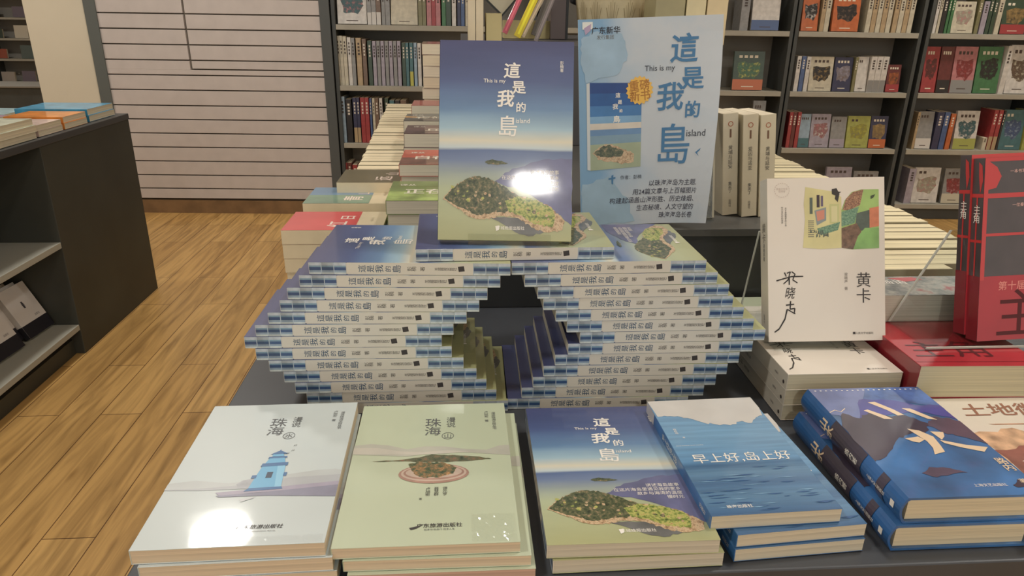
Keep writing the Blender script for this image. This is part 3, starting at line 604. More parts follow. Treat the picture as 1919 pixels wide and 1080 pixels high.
def mount_art(pr, w, h):
    hl = gloss((184, 184, 172), .05, 20); hl2 = gloss((196, 192, 180), .05, 20)
    pr.poly([(0, .345), (.10, .335), (.22, .35), (.34, .385), (.45, .365), (.58, .37), (.72, .395), (.85, .405), (.93, .375), (1, .37), (1, .45), (.7, .42), (.5, .42), (.35, .44), (0, .415)], hl, 0)
    pr.poly([(0, .365), (.15, .368), (.3, .40), (.45, .41), (.6, .40), (.75, .415), (.6, .425), (.4, .43), (.2, .42), (0, .41)], hl2, 1)
    dk = speckle('wooded_ridge', [(50, 62, 48), (84, 92, 70), (120, 110, 84), (150, 100, 84)], 140)
    isl = speckle('wooded_isle', [(44, 58, 46), (78, 94, 66), (150, 116, 80), (222, 170, 110)], 150)
    pr.poly(jag([(.13, .47), (.3, .465), (.42, .45), (.5, .43), (.58, .435), (.68, .445), (.80, .455), (.88, .475), (.80, .48), (.6, .49), (.45, .485), (.3, .475)], 4, .003, 3), dk, 2)
    ring = gloss((168, 132, 118), .1, 50); ring2 = gloss((196, 176, 160), .05, 50)
    cx, cy = .50, .565
    def oval(rx, ry, sh=0): return [(cx+rx*cos(a*pi/14)+.02, cy+ry*sin(a*pi/14)+sh) for a in range(28)]
    pr.poly(oval(.215, .068, .004), ring, 3); pr.poly(oval(.20, .058, .0), ring2, 4); pr.poly(oval(.185, .050, -.002), ring, 5); pr.poly(oval(.172, .042, -.004), ring2, 6)
    pr.poly(jag([(.36, .50), (.42, .485), (.5, .49), (.58, .495), (.66, .53), (.64, .575), (.55, .60), (.46, .60), (.40, .57)], 5, .006, 4), isl, 7)
    for i, s in enumerate(('谭元亨', '聂慧群', '卢旭彬')): pr.text(s, .59-.05*i, .69, w*.030, INK, 0, 3, vert=True, line=.9)
    pr.text('著', .45, .735, w*.02, INK, 0, 3)
    pr.poly([(.40, .905), (.43, .90), (.48, .888), (.44, .91), (.41, .917)], INK, 3); pr.text('广东旅游出版社', .565, .895, w*.036, INK, .012, 3); pr.text('悦读书·悦旅行·悦享人生', .565, .918, w*.016, GREY, 0, 3)
for i in range(3):
    last = i == 2
    b = book('travel_book', 'pale blue-grey book with a lighthouse cover, %s' % ('topmost of the pile at the table corner' if last else ['lowest of the pile at the table corner', 'middle of the pile at the table corner'][i]),
             Vector((o.x+[.009, .006, 0][i], o.y+[-.004, -.003, 0][i], TZ+.001+i*.0156)), rot_flat(ang+[.02, .012, 0][i]), w, h, TW, wc, pages((226, 208, 180)), gloss((190, 204, 200)), group='lighthouse cover books')
    pr = Print(w, h, TW); water_art(pr, w, h); pr.build('cover_picture', b); pr = Print(w, h, TW); zhuhai_words(pr, w, h, '水'); pr.build('cover_lettering', b)
FILM_TODO = (b, w, h)
o, ang, w, h = place4([(678, 760), (950, 758), (968, 1012), (625, 1034)], .788)
TM = .0122
for i in range(3):
    last = i == 2
    b = book('travel_book', 'pale green book with a wooded islet cover, %s' % ('topmost of its pile' if last else ['lowest of its pile, pinkish page edges', 'middle of its pile'][i]),
             Vector((o.x+[.014, .010, 0][i], o.y+[-.006, -.002, 0][i], TZ+.001+i*.0126)), rot_flat(ang+[-.005, -.01, 0][i]), w, h, TM, mc, pages((226, 208, 180)) if i else pages((208, 176, 158)), gloss((186, 198, 170)), group='wooded islet cover books')
    pr = Print(w, h, TM); mount_art(pr, w, h); pr.build('cover_picture', b); pr = Print(w, h, TM); zhuhai_words(pr, w, h, '山'); pr.build('cover_lettering', b)

def film():
    if 'film' in MC: return MC['film']
    m = bpy.data.materials.new('shrink_film'); N, L, b = nodes(m)
    tr = N.new('ShaderNodeBsdfTransparent'); gl = N.new('ShaderNodeBsdfGlossy'); gl.inputs['Roughness'].default_value = .08; mx = N.new('ShaderNodeMixShader'); mx.inputs[0].default_value = .06
    L.new(tr.outputs[0], mx.inputs[1]); L.new(gl.outputs[0], mx.inputs[2]); L.new(mx.outputs[0], N['Material Output'].inputs[0]); MC['film'] = m; return m
def crinkle(parent, w, h, t, u0, v0, u1, v1, nx, ny, amp, seed):
    rn = random.Random(seed); mb = MB(); k = mb.m(film())
    for j in range(ny+1):
        for i in range(nx+1):
            e = 0 if i in (0, nx) or j in (0, ny) else rn.uniform(0, amp)
            mb.v.append(((u0+(u1-u0)*(i+rn.uniform(-.3, .3)*(e > 0))/nx)*w, (1-(v0+(v1-v0)*(j+rn.uniform(-.3, .3)*(e > 0))/ny))*h, t+.0007+e))
    for j in range(ny):
        for i in range(nx):
            a = j*(nx+1)+i; mb.f += [[a, a+nx+1, a+nx+2], [a, a+nx+2, a+1]]; mb.mi += [k, k]
    mb.build('wrap_crease', parent, fixn=False)
crinkle(FILM_TODO[0], FILM_TODO[1], FILM_TODO[2], TW, .45, .955, .985, .997, 40, 4, .0014, 9)
crinkle(b, w, h, TM, .74, .84, .985, .995, 24, 15, .0016, 4)
# ------------------------------------------------------------------ "good morning" books
mo_blue = ramp_cover('sea_and_sky_print', .218, [(0, (206, 204, 200)), (.02, (206, 204, 200)), (.10, (112, 156, 194)), (.40, (116, 160, 196)), (.60, (98, 146, 188)), (.635, (64, 106, 146)), (.70, (94, 134, 168)), (.78, (72, 110, 150)), (.88, (90, 132, 168)), (1, (58, 100, 144))], .05, .05, (8, 150, 1))
mo_spine = gloss((58, 112, 168), .15, 30); cloud = gloss((206, 204, 200), .04, 14)
def morning(label, loc, rot, w, h, t):
    b = book('seascape_book', label, loc, rot, w, h, t, mo_blue, pages((222, 212, 188)), mo_spine, group='blue seascape books')
    pr = Print(w, h, t)
    pr.poly([(.0, 0), (1, 0), (1, .12)]+jag([(.97, .20), (.9, .215), (.82, .27), (.72, .25), (.62, .285), (.5, .27), (.40, .25), (.30, .20), (.20, .17), (.08, .16), (.0, .175)], 4, .008, 12)[:-4], cloud, 0)
    rn = random.Random(3); wv = gloss((50, 92, 142)); wl = gloss((124, 166, 200))
    for i in range(46):
        v = rn.uniform(.655, .99); u = rn.uniform(.0, .85); l = rn.uniform(.06, .22); k_ = rn.uniform(.002, .005)
        pr.poly([(u, v), (min(1, u+l*.5), v+k_), (min(1, u+l), v-.002), (min(1, u+l*.5), v-.002-k_*.4)], wv if i % 3 else wl, 1)
    pr.build('cover_picture', b)
    pr = Print(w, h, t)
    pr.text('早上好,岛上好', .52, .575, w*.135, WHT, .004, 3); pr.text('程皎旸', .10, .32, w*.03, WHT, 0, 3, vert=True); pr.text('GOOD MORNING, GOOD MORNING', .15, .455, w*.014, WHT, 0, 3)
    pr.text('珠海出版社', .25, .945, w*.040, WHT, .004, 3); pr.text('著', .14, .38, w*.024, WHT, 0, 3)
    pr.build('cover_lettering', b)
    ps = Print(t, h, 0, 'spine'); ps.rect(.02, 0, .98, .14, cloud, 0); ps.text('早上好岛上好', .5, .42, t*.55, WHT, 0, 1, vert=True); ps.text('出版社', .5, .9, t*.35, WHT, 0, 1, vert=True); ps.build('spine_lettering', b)
    return b
q = [P(*a, .78) for a in ((1380, 1005), (1625, 985))]; a2 = math.atan2(q[1].y-q[0].y, q[1].x-q[0].x); w2 = (q[1]-q[0]).length
TMo = .0148
morning('blue seascape book lying lowest under two more copies, front row', Vector((q[0].x, q[0].y-.002, TZ+.001)), rot_flat(a2), w2, .205, TMo)
morning('blue seascape book lying on another copy, partly covered by the top one', Vector((q[0].x+.001, q[0].y, TZ+.0162)), rot_flat(a2+.01), w2, .205, TMo)
o, ang, w, h = place4([(1222, 752), (1412, 745), (1565, 945), (1327, 977)], .7975)
morning('blue seascape book with white cloud cover, topmost and shifted left', Vector((o.x, o.y, TZ+.0314)), rot_flat(ang), w, h, .0158)

# ------------------------------------------------------------------ blue mountain hardbacks
def shan(label, loc, rot, w, h, t):
    base = gloss((60, 104, 154), .22, 14)
    b = book('mountain_book', label, loc, rot, w, h, t, base, pages((228, 214, 182)), gloss((44, 96, 156), .12, 20), hard=True, round_spine=True, group='blue mountain hardbacks')
    L1, L2, D1, D2, CRM, BR = gloss((108, 122, 170), .12, 20), gloss((78, 110, 170), .2, 40), gloss((66, 58, 74), .08, 20), gloss((84, 74, 90), .1, 30), gloss((232, 208, 176)), gloss((92, 78, 98), .1, 30)
    pr = Print(w, h, t)
    pr.poly([(0, 0), (.52, 0), (.20, .33), (0, .28)], L1, 0); pr.poly([(.52, .0), (1, 0), (1, .22), (.86, .20), (.62, .15), (.40, .13)], L2, 0)
    pr.poly(jag([(.35, .13), (.6, .14), (.85, .21), (1, .21), (1, .36), (.8, .28), (.5, .29), (.2, .33)], 4, .01, 2), gloss((74, 76, 146), .15, 20), 1)
    pr.poly(jag([(0, .40), (.10, .27), (.20, .33), (.32, .27), (.48, .32), (.60, .30), (.72, .40), (.62, .48), (.42, .50), (.30, .56), (.12, .68), (0, .72)], 5, .012, 3), D1, 2)
    pr.poly(jag([(.70, .42), (.80, .33), (.92, .34), (1, .38), (1, .60), (.9, .54), (.78, .50)], 4, .012, 4), D2, 2)
    pr.poly(jag([(.26, .82), (.36, .775), (.50, .79), (.60, .825), (.48, .835), (.34, .855)], 3, .006, 5), BR, 2)
    pr.poly(jag([(.82, .93), (.90, .89), (1, .92), (1, .95), (.84, .95)], 3, .006, 5), D1, 2)
    for a0, b0, a1, b1 in ((.0, .26, .06, .235), (.06, .235, .1, .255), (.1, .255, .16, .22)):
        pr.poly([(a0, b0), (a1, b1), (a1, b1+.006), (a0, b0+.006)], CRM, 3)
    pr.build('cover_picture', b)
    pr = Print(w, h, t)
    # the two brush characters
    pr.poly([(.405, .165), (.47, .16), (.56, .245), (.60, .305), (.54, .31), (.50, .25)], CRM, 4)
    pr.poly([(.30, .25), (.34, .24), (.44, .31), (.47, .345), (.40, .34)], CRM, 4); pr.poly([(.64, .235), (.71, .24), (.79, .32), (.83, .36), (.76, .35), (.68, .28)], CRM, 4)
    pr.poly([(.50, .44), (.58, .46), (.64, .52), (.62, .60), (.60, .655), (.50, .675), (.54, .62), (.55, .56)], CRM, 4)
    pr.poly([(.40, .53), (.52, .515), (.545, .545), (.48, .57), (.44, .56)], CRM, 4); pr.poly([(.66, .47), (.76, .48), (.73, .52), (.68, .55)], CRM, 4); pr.poly([(.66, .55), (.82, .60), (1.0-.03, .625), (.90, .665), (.76, .62), (.67, .58)], CRM, 4)
    pr.text('路\n内', .945, .77, w*.085, CRM, .012, 4, line=.95); pr.text('著', .93, .905, w*.06, CRM, .01, 4)
    for i in range(20): pr.rect(.04+i*.048, .022, .056+i*.048, .03, WHT, 4)
    pr.text('上海文艺出版社', .66, .925, w*.035, WHT, 0, 4); pr.build('cover_lettering', b)
    rs_ = .006*(t/.03)+.0003
    ps = Print(t, h, 0, 'spine'); e = ps.pt; ps.pt = lambda x, y, lay, e=e: (-.0004-rs_*sin(pi*min(1, max(0, x/t)))-.0001*lay, y, x)
    def strip(v0, v1, mt):
        for i in range(8): ps.rect(i/8, v0, (i+1)/8, v1, mt, 0)
    strip(.34, .66, D1); strip(.80, .86, D1)
    ps.text('山', .55, .27, t*.5, CRM, .03, 2); ps.text('水', .5, .34, t*.5, CRM, .03, 2); ps.text('路内著', .5, .57, t*.28, WHT, .01, 2, vert=True); ps.text('上海文艺出版社', .5, .80, t*.16, WHT, 0, 2, vert=True); ps.rect(.38, .925, .62, .955, WHT, 2)
    ps.build('spine_lettering', b)
    return b
TS = .0298
shan('blue mountain-cover hardback lying beneath the other copy in the right front', (.4155, .531, TZ+.001), rot_flat(.0), .141, .212, TS)
shan('blue mountain-cover hardback lying on top of the other copy, glare on its title', (.4225, .5335, TZ+.0312), rot_flat(.0), .141, .212, TS)
for nm in ('lo',):
    pass

# ------------------------------------------------------------------ white "yellow card" books
YCW, YCH, YCT = .151, .223, .0226
ycov = gloss((224, 216, 204), .015, 5)
def yc_print(b, w, h, t):
    pr = Print(w, h, t)
    cr_ = gloss((212, 204, 150), .04, 30); gr = gloss((132, 176, 104), .08, 60); gr2 = gloss((156, 186, 112), .06, 40); bn = gloss((116, 92, 76), .2, 200); spk = speckle('field_pattern', [(90, 66, 56), (150, 110, 90), (196, 160, 120)], 500); orr = gloss((206, 128, 96), .06, 90); tl = speckle('field_teal', [(70, 110, 96), (110, 146, 120), (150, 180, 150)], 400); dg = gloss((84, 96, 88), .1, 90)
    pr.poly([(.325, .055), (.40, .065), (.56, .085), (.63, .12), (.64, .43), (.45, .435), (.30, .425), (.32, .25), (.31, .16)], cr_, 0)
    pr.poly([(.63, .20), (.66, .14), (.72, .09), (.80, .075), (.95, .075), (.95, .435), (.72, .44), (.63, .43)], gr2, 0)
    pr.poly([(.64, .20), (.67, .13), (.73, .09), (.82, .075), (.79, .17), (.70, .20)], spk, 1); pr.poly([(.63, .21), (.78, .18), (.74, .28), (.63, .30)], tl, 1)
    pr.poly([(.87, .19), (.95, .18), (.95, .30), (.87, .31)], orr, 2); pr.poly([(.76, .22), (.87, .20), (.88, .31), (.79, .33), (.75, .28)], dg, 1)
    pr.poly([(.63, .31), (.76, .28), (.80, .33), (.76, .40), (.73, .44), (.63, .43)], bn, 1); pr.poly([(.83, .31), (.95, .31), (.95, .435), (.73, .438), (.77, .36)], gr, 1)
    pr.rect(.36, .12, .385, .22, dg, 2); pr.rect(.42, .105, .445, .18, mat((70, 60, 66)), 2); pr.rect(.455, .11, .475, .175, mat((110, 100, 120)), 2)
    pr.poly([(.40, .20), (.50, .18), (.50, .26), (.42, .29)], mat((140, 150, 150)), 2); pr.poly([(.415, .205), (.485, .195), (.485, .25), (.425, .265)], mat((206, 140, 120)), 3); pr.rect(.53, .16, .61, .28, gloss((196, 196, 140)), 2); pr.rect(.545, .175, .595, .27, gloss((214, 208, 160)), 3)
    pr.poly([(.42, .31), (.62, .27), (.60, .32), (.46, .35)], tl, 2)
    rn = random.Random(2)
    for i in range(22):
        u, v = rn.uniform(.36, .52), rn.uniform(.33, .36); pr.poly([(u, v-.02), (u+.008, v), (u-.004, v+.004)], dg, 3)
    for i in range(9): pr.rect(.345, .26+i*.012, .395, .264+i*.012, mat((90, 90, 96)), 2)
    pr.poly([(.55, .07), (.59, .065), (.615, .10), (.60, .15), (.575, .13), (.58, .11), (.55, .10)], mat((60, 56, 54)), 3); pr.poly([(.59, .085), (.63, .088), (.60, .10)], mat((60, 56, 54)), 3)
    pr.poly([(.88, .115), (.92, .105), (.905, .125), (.88, .135)], mat((70, 80, 60)), 3)
    g2 = mat((196, 182, 172)); 
    for i in range(20):
        a = i*pi/10; pr.poly([(.125+.065*cos(a), .072+.045*sin(a)), (.125+.065*cos(a+.25), .072+.045*sin(a+.25)), (.125+.058*cos(a+.12), .072+.040*sin(a+.12))], g2, 1)
    pr.text('茅盾文学奖\n获得者', .125, .072, w*.020, g2, 0, 1); 
    pr.build('cover_picture', b)
    pr = Print(w, h, t)
    pr.text('黄\n卡', .815, .675, w*.135, INK, .0, 2, line=1.0); pr.text('梁晓声 著', .665, .635, w*.030, mat((120, 112, 104)), 0, 2, vert=True)
    pr.text('关于家国情怀的小说', .155, .235, w*.018, INK, 0, 2, vert=True); pr.text('时代变迁中的选择', .125, .225, w*.018, INK, 0, 2, vert=True)
    # signature, brush drawn
    pen = mat((40, 36, 36), .5)
    def stroke(pts, wd_):
        for (a, b_), (c_, d_) in zip(pts[:-1], pts[1:]):
            dx, dy = (c_-a)*w, (d_-b_)*h; L_ = math.hypot(dx, dy) or 1; nx, ny = -dy/L_*wd_/w, dx/L_*wd_/h
            pr.poly([(a-nx, b_-ny), (c_-nx*.8, d_-ny*.8), (c_+nx*.8, d_+ny*.8), (a+nx, b_+ny)], pen, 2)
    stroke([(.07, .625), (.12, .615), (.20, .60), (.30, .60)], .0009); stroke([(.16, .58), (.19, .57), (.17, .62), (.13, .645)], .0008); stroke([(.20, .57), (.23, .585), (.21, .62), (.25, .64)], .0008)
    stroke([(.14, .575), (.155, .60)], .0009); stroke([(.18, .60), (.18, .65)], .001)
    pr.text('晓', .19, .70, w*.11, pen, .002, 2, shear=.2, sx=.8); stroke([(.15, .775), (.22, .77)], .0009); stroke([(.19, .75), (.185, .80), (.225, .795), (.22, .83)], .0009); stroke([(.16, .80), (.23, .83)], .0008); stroke([(.16, .80), (.14, .86), (.09, .92), (.05, .94)], .0010)
    pr.rect(.72, .945, .742, .96, INK, 2); pr.text('人民文学出版社', .82, .953, w*.022, INK, 0, 2)
    pr.build('cover_lettering', b)
    ps = Print(t, h, 0, 'spine'); ps.text('黄\n卡', .5, .33, t*.5, mat((120, 116, 108)), .004, 1); ps.text('梁晓声著', .5, .45, t*.22, GREY, 0, 1, vert=True); ps.text('出版社', .45, .86, t*.16, GREY, 0, 1, vert=True); ps.poly([(.35+.12*cos(a*pi/4), .96+.012*sin(a*pi/4)) for a in range(8)], INK, 1)
    ps.build('spine_lettering', b)
ybl = P(1476, 702, .82)
for i in range(3):
    b = book('novel', 'white signed novel %s' % ['lowest in the pile under the upright copy', 'in the middle of the pile under the upright copy', 'topmost in the pile under the upright copy'][i],
             Vector((ybl.x-.001*i+.003, ybl.y+.002*(2-i), TZ+.001+i*.0231)), rot_flat(radians(-.5+i*.3)), YCW, YCH, YCT, ycov, pages((214, 206, 180)), gloss((206, 200, 186)), group='white signed novels')
    yc_print(b, YCW, YCH, YCT)
zy = TZ+.0008+3*.0231
yb = P(1437, 648, zy+.003); ye = P(1662, 655, zy+.003)
YL = radians(20)
b = book('novel', 'white signed novel standing upright with a painted village on its cover', (0, 0, 0), Matrix(), .158, .220, .027, ycov, PAPERG, gloss((206, 200, 186)), group='white signed novels')
yc_print(b, .158, .220, .027)
b.matrix_world = Matrix.Translation((yb.x, yb.y-.004, zy+.0100)) @ Matrix.Rotation(math.atan2(ye.y-yb.y, ye.x-yb.x)*.6, 4, 'Z') @ Matrix.Rotation(pi/2-YL, 4, 'X') @ Matrix.Rotation(.03, 4, 'Z') @ Matrix.Translation((0, 0, -.027))
ey = yb.y+.115
E1, E2 = PY(1425, 434, ey), PY(1391, 574, ey)
eo = empty('display_easel', (0, 0, 0), label='clear acrylic stand whose slanting edge shows left of the upright white novel', cat='easel')
ez = zy+.0008; ex = E2.x-(E2.z-ez)*(E1.x-E2.x)/(E1.z-E2.z)
mb = MB(); mb.prism([(ex, ez+.003), (E1.x, E1.z), (E1.x+.10, E1.z), (E1.x+.10, ez+.003)], 1, ey, ey+.0025, acrylic()); mb.build('back_rest', eo)
mb = MB(); mb.prism([(ex-.0018, ez+.003), (ex, ez+.003), (E1.x, E1.z), (E1.x-.0018, E1.z)], 1, ey, ey+.0025, edge_glint()); mb.build('slanting_glint', eo)  # bright edge line of the clear sheet, painted as a strip
mb = MB(); mb.box(ex, E1.x+.10, yb.y-.01, ey+.0025, ez, ez+.0025, acrylic()); mb.build('base', eo)
mb = None

# ------------------------------------------------------------------ red novels
RED = gloss((172, 42, 52), .05, 12); RDK = gloss((134, 30, 42), .06, 12); CHA = gloss((78, 70, 72), .08, 20); REDL = gloss((200, 58, 58))
BLKR = mat((84, 22, 28), .4)
rb = P(1728, 686, .842)
for i in range(2):
    t = .0445
    b = book('red_novel', 'thick red novel %s' % ['beneath the other red volume behind the white landscape book', 'on the red pile under the upright red volumes'][i], Vector((rb.x+.004*(1-i), rb.y+.002, TZ+.001+i*.0452)), rot_flat(-.03), .16, .235, t, RED, pages((214, 204, 170)), RDK, group='red novels lying flat')
    pr = Print(.16, .235, t); pr.text('主角', .38, .80, .050, BLKR, .0, 2, sx=1.1); pr.text('第十届茅盾文学奖获奖作品', .48, .42, .011, gloss((214, 110, 104)), 0, 2); pr.rect(.0, .0, 1, .36, CHA, 0); pr.rect(0, .95, 1, .955, RDK, 1); pr.build('cover_lettering', b)
zr2 = TZ+.001+2*.0452
r0 = P(1830, 641, zr2+.006)
def red_up(label, off, k_):
    w, h, t = .16, .236, .0205
    b = book('red_novel', label, (0, 0, 0), Matrix(), w, h, t, CHA, PAPERG, CHA, group='upright red novels')
    b.matrix_world = Matrix.Translation((r0.x-.003*k_, r0.y+off, zr2+.0065)) @ Matrix.Rotation(.0, 4, 'Z') @ Matrix.Rotation(pi/2-radians(13), 4, 'X') @ Matrix.Rotation(.045, 4, 'Z') @ Matrix.Translation((0, 0, -t))
    pr = Print(w, h, t)
    pr.rect(0, .64, 1, 1, RED, 0); pr.rect(0, 0, 1, .02, REDL, 0); pr.rect(.0, .19, 1, .215, REDL, 1); pr.rect(0, .0, .035, .66, REDL, 1)
    pr.poly([(.035, .02), (.10, .05), (.14, .10), (.10, .16), (.035, .17)], REDL, 1)
    pr.poly([(.42, .19), (.50, .15), (.56, .13), (.62, .19)], REDL, 1); pr.rect(.16, .405, .60, .42, REDL, 1); pr.poly([(.42, .405), (.50, .365), (.60, .40), (.56, .42)], REDL, 1)
    pr.rect(.035, .405, .2, .42, REDL, 1); pr.poly([(.40, .64), (.58, .585), (.74, .64)], REDL, 1)
    pr.build('cover_picture', b)
    pr = Print(w, h, t); pk = gloss((236, 190, 180))
    pr.text('一本书写百年秦腔与人生起落', .42, .075, .0052, pk, 0, 3); pr.text('一部动人心魄的命运之书', .55, .125, .0052, pk, 0, 3); pr.text('一位秦腔名伶近半个世纪', .42, .255, .0052, pk, 0, 3)
    pr.text('第十届茅盾文学奖', .47, .695, .0125, gloss((230, 140, 130)), .01, 3); pr.text('主角', .55, .85, .068, BLKR, .0, 3, sx=1.0)
    pr.build('cover_lettering', b)
    ps = Print(t, h, 0, 'spine'); ps.rect(0, .64, 1, 1, RDK, 0); ps.rect(0, .19, 1, .21, REDL, 1); ps.poly([(.5, .02), (.8, .04), (.9, .12), (.7, .19), (.55, .1)], REDL, 1); ps.rect(.42, .2, .54, .64, REDL, 1); ps.rect(.0, .44, 1, .455, REDL, 1); ps.text('主\n角', .5, .30, t*.62, WHT, .0, 2, line=.9); ps.build('spine_lettering', b)
    return b
red_up('upright red-and-charcoal novel standing in front of its twin volume', 0, 0)
red_up('upright red-and-charcoal novel standing behind its twin, spine just showing', .0215, 1)
# clear holder around them
hy = r0.y+.075
A_, B_ = PY(1785, 432, hy), PY(1699, 612, hy-.02)
hb = empty('acrylic_holder', (0, 0, 0), label='clear acrylic stand with a slanting left edge holding the red volumes', cat='stand')
zb_ = zr2+.0006; lx = A_.x-.058
mb = MB(); mb.prism([(lx, zb_+.003), (A_.x, A_.z), (A_.x+.16, A_.z), (A_.x+.16, zb_+.003)], 1, hy, hy+.0025, acrylic()); mb.build('back_rest', hb)
mb = MB(); mb.box(lx, A_.x+.16, r0.y-.006, hy+.0025, zb_, zb_+.0025, acrylic()); mb.build('base', hb)
mb = MB(); mb.prism([(lx-.0022, zb_+.003), (lx, zb_+.003), (A_.x, A_.z), (A_.x-.0022, A_.z)], 1, hy, hy+.0025, edge_glint()); mb.build('slanting_glint', hb)  # this strip and the next paint the holder's bright edges
mb = MB(); mb.box(lx, A_.x+.16, r0.y-.008, r0.y-.0062, zb_, zb_+.0025, edge_glint()); mb.build('front_glint', hb)

# ------------------------------------------------------------------ landscape paperback behind the mountain books
lb = empty  # (name kept short)
wcov = gloss((226, 218, 204), .02, 10)
for i in range(2):
    t = .022
    b = book('landscape_book', 'white book with brown landscape cover, %s' % ['lying under its twin at the right edge', 'lying right of the blue mountain books'][i], Vector((.583+.004*(1-i), .520, TZ+.001+i*.0225)), rot_flat(.0), .155, .222, t, wcov, PAPER, wcov, group='brown landscape books')
    pr = Print(.155, .222, t); b1, b2, b3 = gloss((176, 128, 100), .2, 40), gloss((146, 96, 84), .15, 30), gloss((206, 170, 136), .2, 50)
    pr.poly(jag([(0, .36), (.3, .32), (.6, .35), (1, .33), (1, .6), (0, .62)], 5, .02, 4), b3, 0); pr.poly(jag([(0, .50), (.4, .46), (.8, .5), (1, .48), (1, 1), (0, 1)], 5, .02, 5), b2, 1)
    pr.poly(jag([(.1, .6), (.4, .56), (.7, .62), (.5, .68), (.2, .67)], 4, .02, 6), gloss((236, 226, 214)), 2); pr.poly(jag([(.58, .25), (.70, .21), (1, .22), (1, .31), (.66, .31)], 3, .015, 6), b1, 2); pr.poly([(.2, .27), (.6, .275), (.6, .283), (.25, .28)], b1, 2)
    pr.build('cover_picture', b)
    pr = Print(.155, .222, t); pr.text('土地徽州', .56, .13, .030, mat((150, 104, 84)), .012, 3, shear=.25, sx=1.15); pr.build('cover_lettering', b)
# dark wrapped books behind the red ones
dcol = speckle('collage_cover', [(60, 66, 70), (120, 124, 120), (176, 172, 160), (170, 60, 66)], 26)
t = .040
b = book('art_book', 'shrink-wrapped book with a grey collage cover lying behind the upright red volumes', (.565, hy+.006, zr2), rot_flat(0), .20, .075, t, dcol, PAPERG, gloss((70, 72, 76), .2, 30))
Print(.20, .075, t).text('画语', .3, .3, .02, WHT, .01, 1).poly([(.3, .1), (.5, .05), (.55, .2), (.4, .3)], gloss((190, 50, 60)), 1).build('cover_print', b)
# small pale book lying between riser and white novels
book('book', 'pale green-edged book lying behind the pile of white novels', (.43, 1.01, TZ+.001), rot_flat(0), .12, .14, .02, gloss((206, 212, 184)), PAPERW)

# ------------------------------------------------------------------ rows of upright books filed front to back
def filed(side, pts, h, n, group, paper, cov):
    """pts: list of (y, x0, x1)"""
    ys = [p[0] for p in pts]
    for i in range(n):
        f = i/(n-1); y = ys[0]+(ys[-1]-ys[0])*f
        x0 = np.interp(y, ys, [p[1] for p in pts]); x1 = np.interp(y, ys, [p[2] for p in pts]); t = (ys[-1]-ys[0])/(n-1)*.90
        hh = h+random.uniform(-.002, .002)
        place = 'nearest' if i == 0 else 'farthest' if i == n-1 else '%s from the front' % ordn(i+1)
        # lying on its spine with the cream fore-edge up: foot to the left
        mw = Matrix.Translation((x0+random.uniform(-.002, .002), y+t, TZ+.001)) @ Matrix(((0, 1, 0, 0), (0, 0, -1, 0), (1, 0, 0, 0), (0, 0, 0, 1)))
        mw = Matrix.Translation((x0+random.uniform(-.002, .002), y+t, TZ+.001)) @ Matrix(((0, 1, 0, 0), (0, 0, -1, 0), (1, 0, 0, 0), (0, 0, 0, 1)))
        b = book('book', 'cream book on edge, pages up, in the %s row, %s' % (side, place), (0, 0, 0), Matrix(), hh, x1-x0, t, cov, paper, group=group)
        # local x -> up, local y -> +X, local z -> ... right-handed: x cross y = Z(up) x X = Y ; so front cover faces +Y
        b.matrix_world = Matrix(((0, 1, 0, x0+random.uniform(-.002, .002)), (0, 0, 1, y), (1, 0, 0, TZ+.001), (0, 0, 0, 1)))
cv = gloss((176, 168, 142), .03, 20)
filed('right-hand', [(.995, .61, .765), (1.05, .64, .85), (1.19, .69, .893), (1.98, .70, .898)], .125, 38, 'cream books filed on edge at the right', pages((240, 228, 190)), cv)
filed('left-hand', [(1.50, -.226, -.136), (2.70, -.272, -.136)], .172, 32, 'cream books filed on edge at the left', pages((240, 226, 192)), cv)

# ------------------------------------------------------------------ piles at the left behind the stack
def pile(name, label, x0, y0, w, h, t, n, zbase, cover, art, group, paper=None, rot=0, spine=None):
    """flat books; w along X and h along Y when rot=0"""
    for i in range(n):
        pos = 'only copy' if n == 1 else 'lowest copy' if i == 0 else 'topmost copy' if i == n-1 else '%s copy from the bottom' % ORD[i+1]
        j = random.uniform(-.002, .002)
        if rot: b = book(name, '%s, %s' % (label, pos), (x0+w+j, y0+j, zbase+.001+i*(t+.0004)), rot_flat(pi/2), h, w, t, cover, paper, spine, group=group)
        else: b = book(name, '%s, %s' % (label, pos), (x0+j, y0+j, zbase+.001+i*(t+.0004)), rot_flat(0), w, h, t, cover, paper, spine, group=group)
        if art: art(b, (h if rot else w), (w if rot else h), t)
CRB = gloss((222, 208, 176), .03, 20)
def obi_art(c, word, c2=None):
    mt = gloss(c, .05, 10); mt2 = gloss(c2, .08, 20) if c2 else None; gw = gloss((236, 214, 200))
    def f(b, w, h, t):
        pr = Print(w, h, t); pr.rect(0, .32, 1, 1, mt, 0)
        if mt2: pr.rect(0, .32, .55, 1, mt2, 1)
        pr.build('jacket', b); pr = Print(w, h, t)
        pr.text(word, .5, .46, w*.26, gw, .01, 2); pr.text('著', .3, .62, w*.09, gw, .01, 2); pr.text('长篇小说', .55, .25, w*.06, mat((170, 160, 140)), 0, 2); pr.build('cover_lettering', b)
    return f
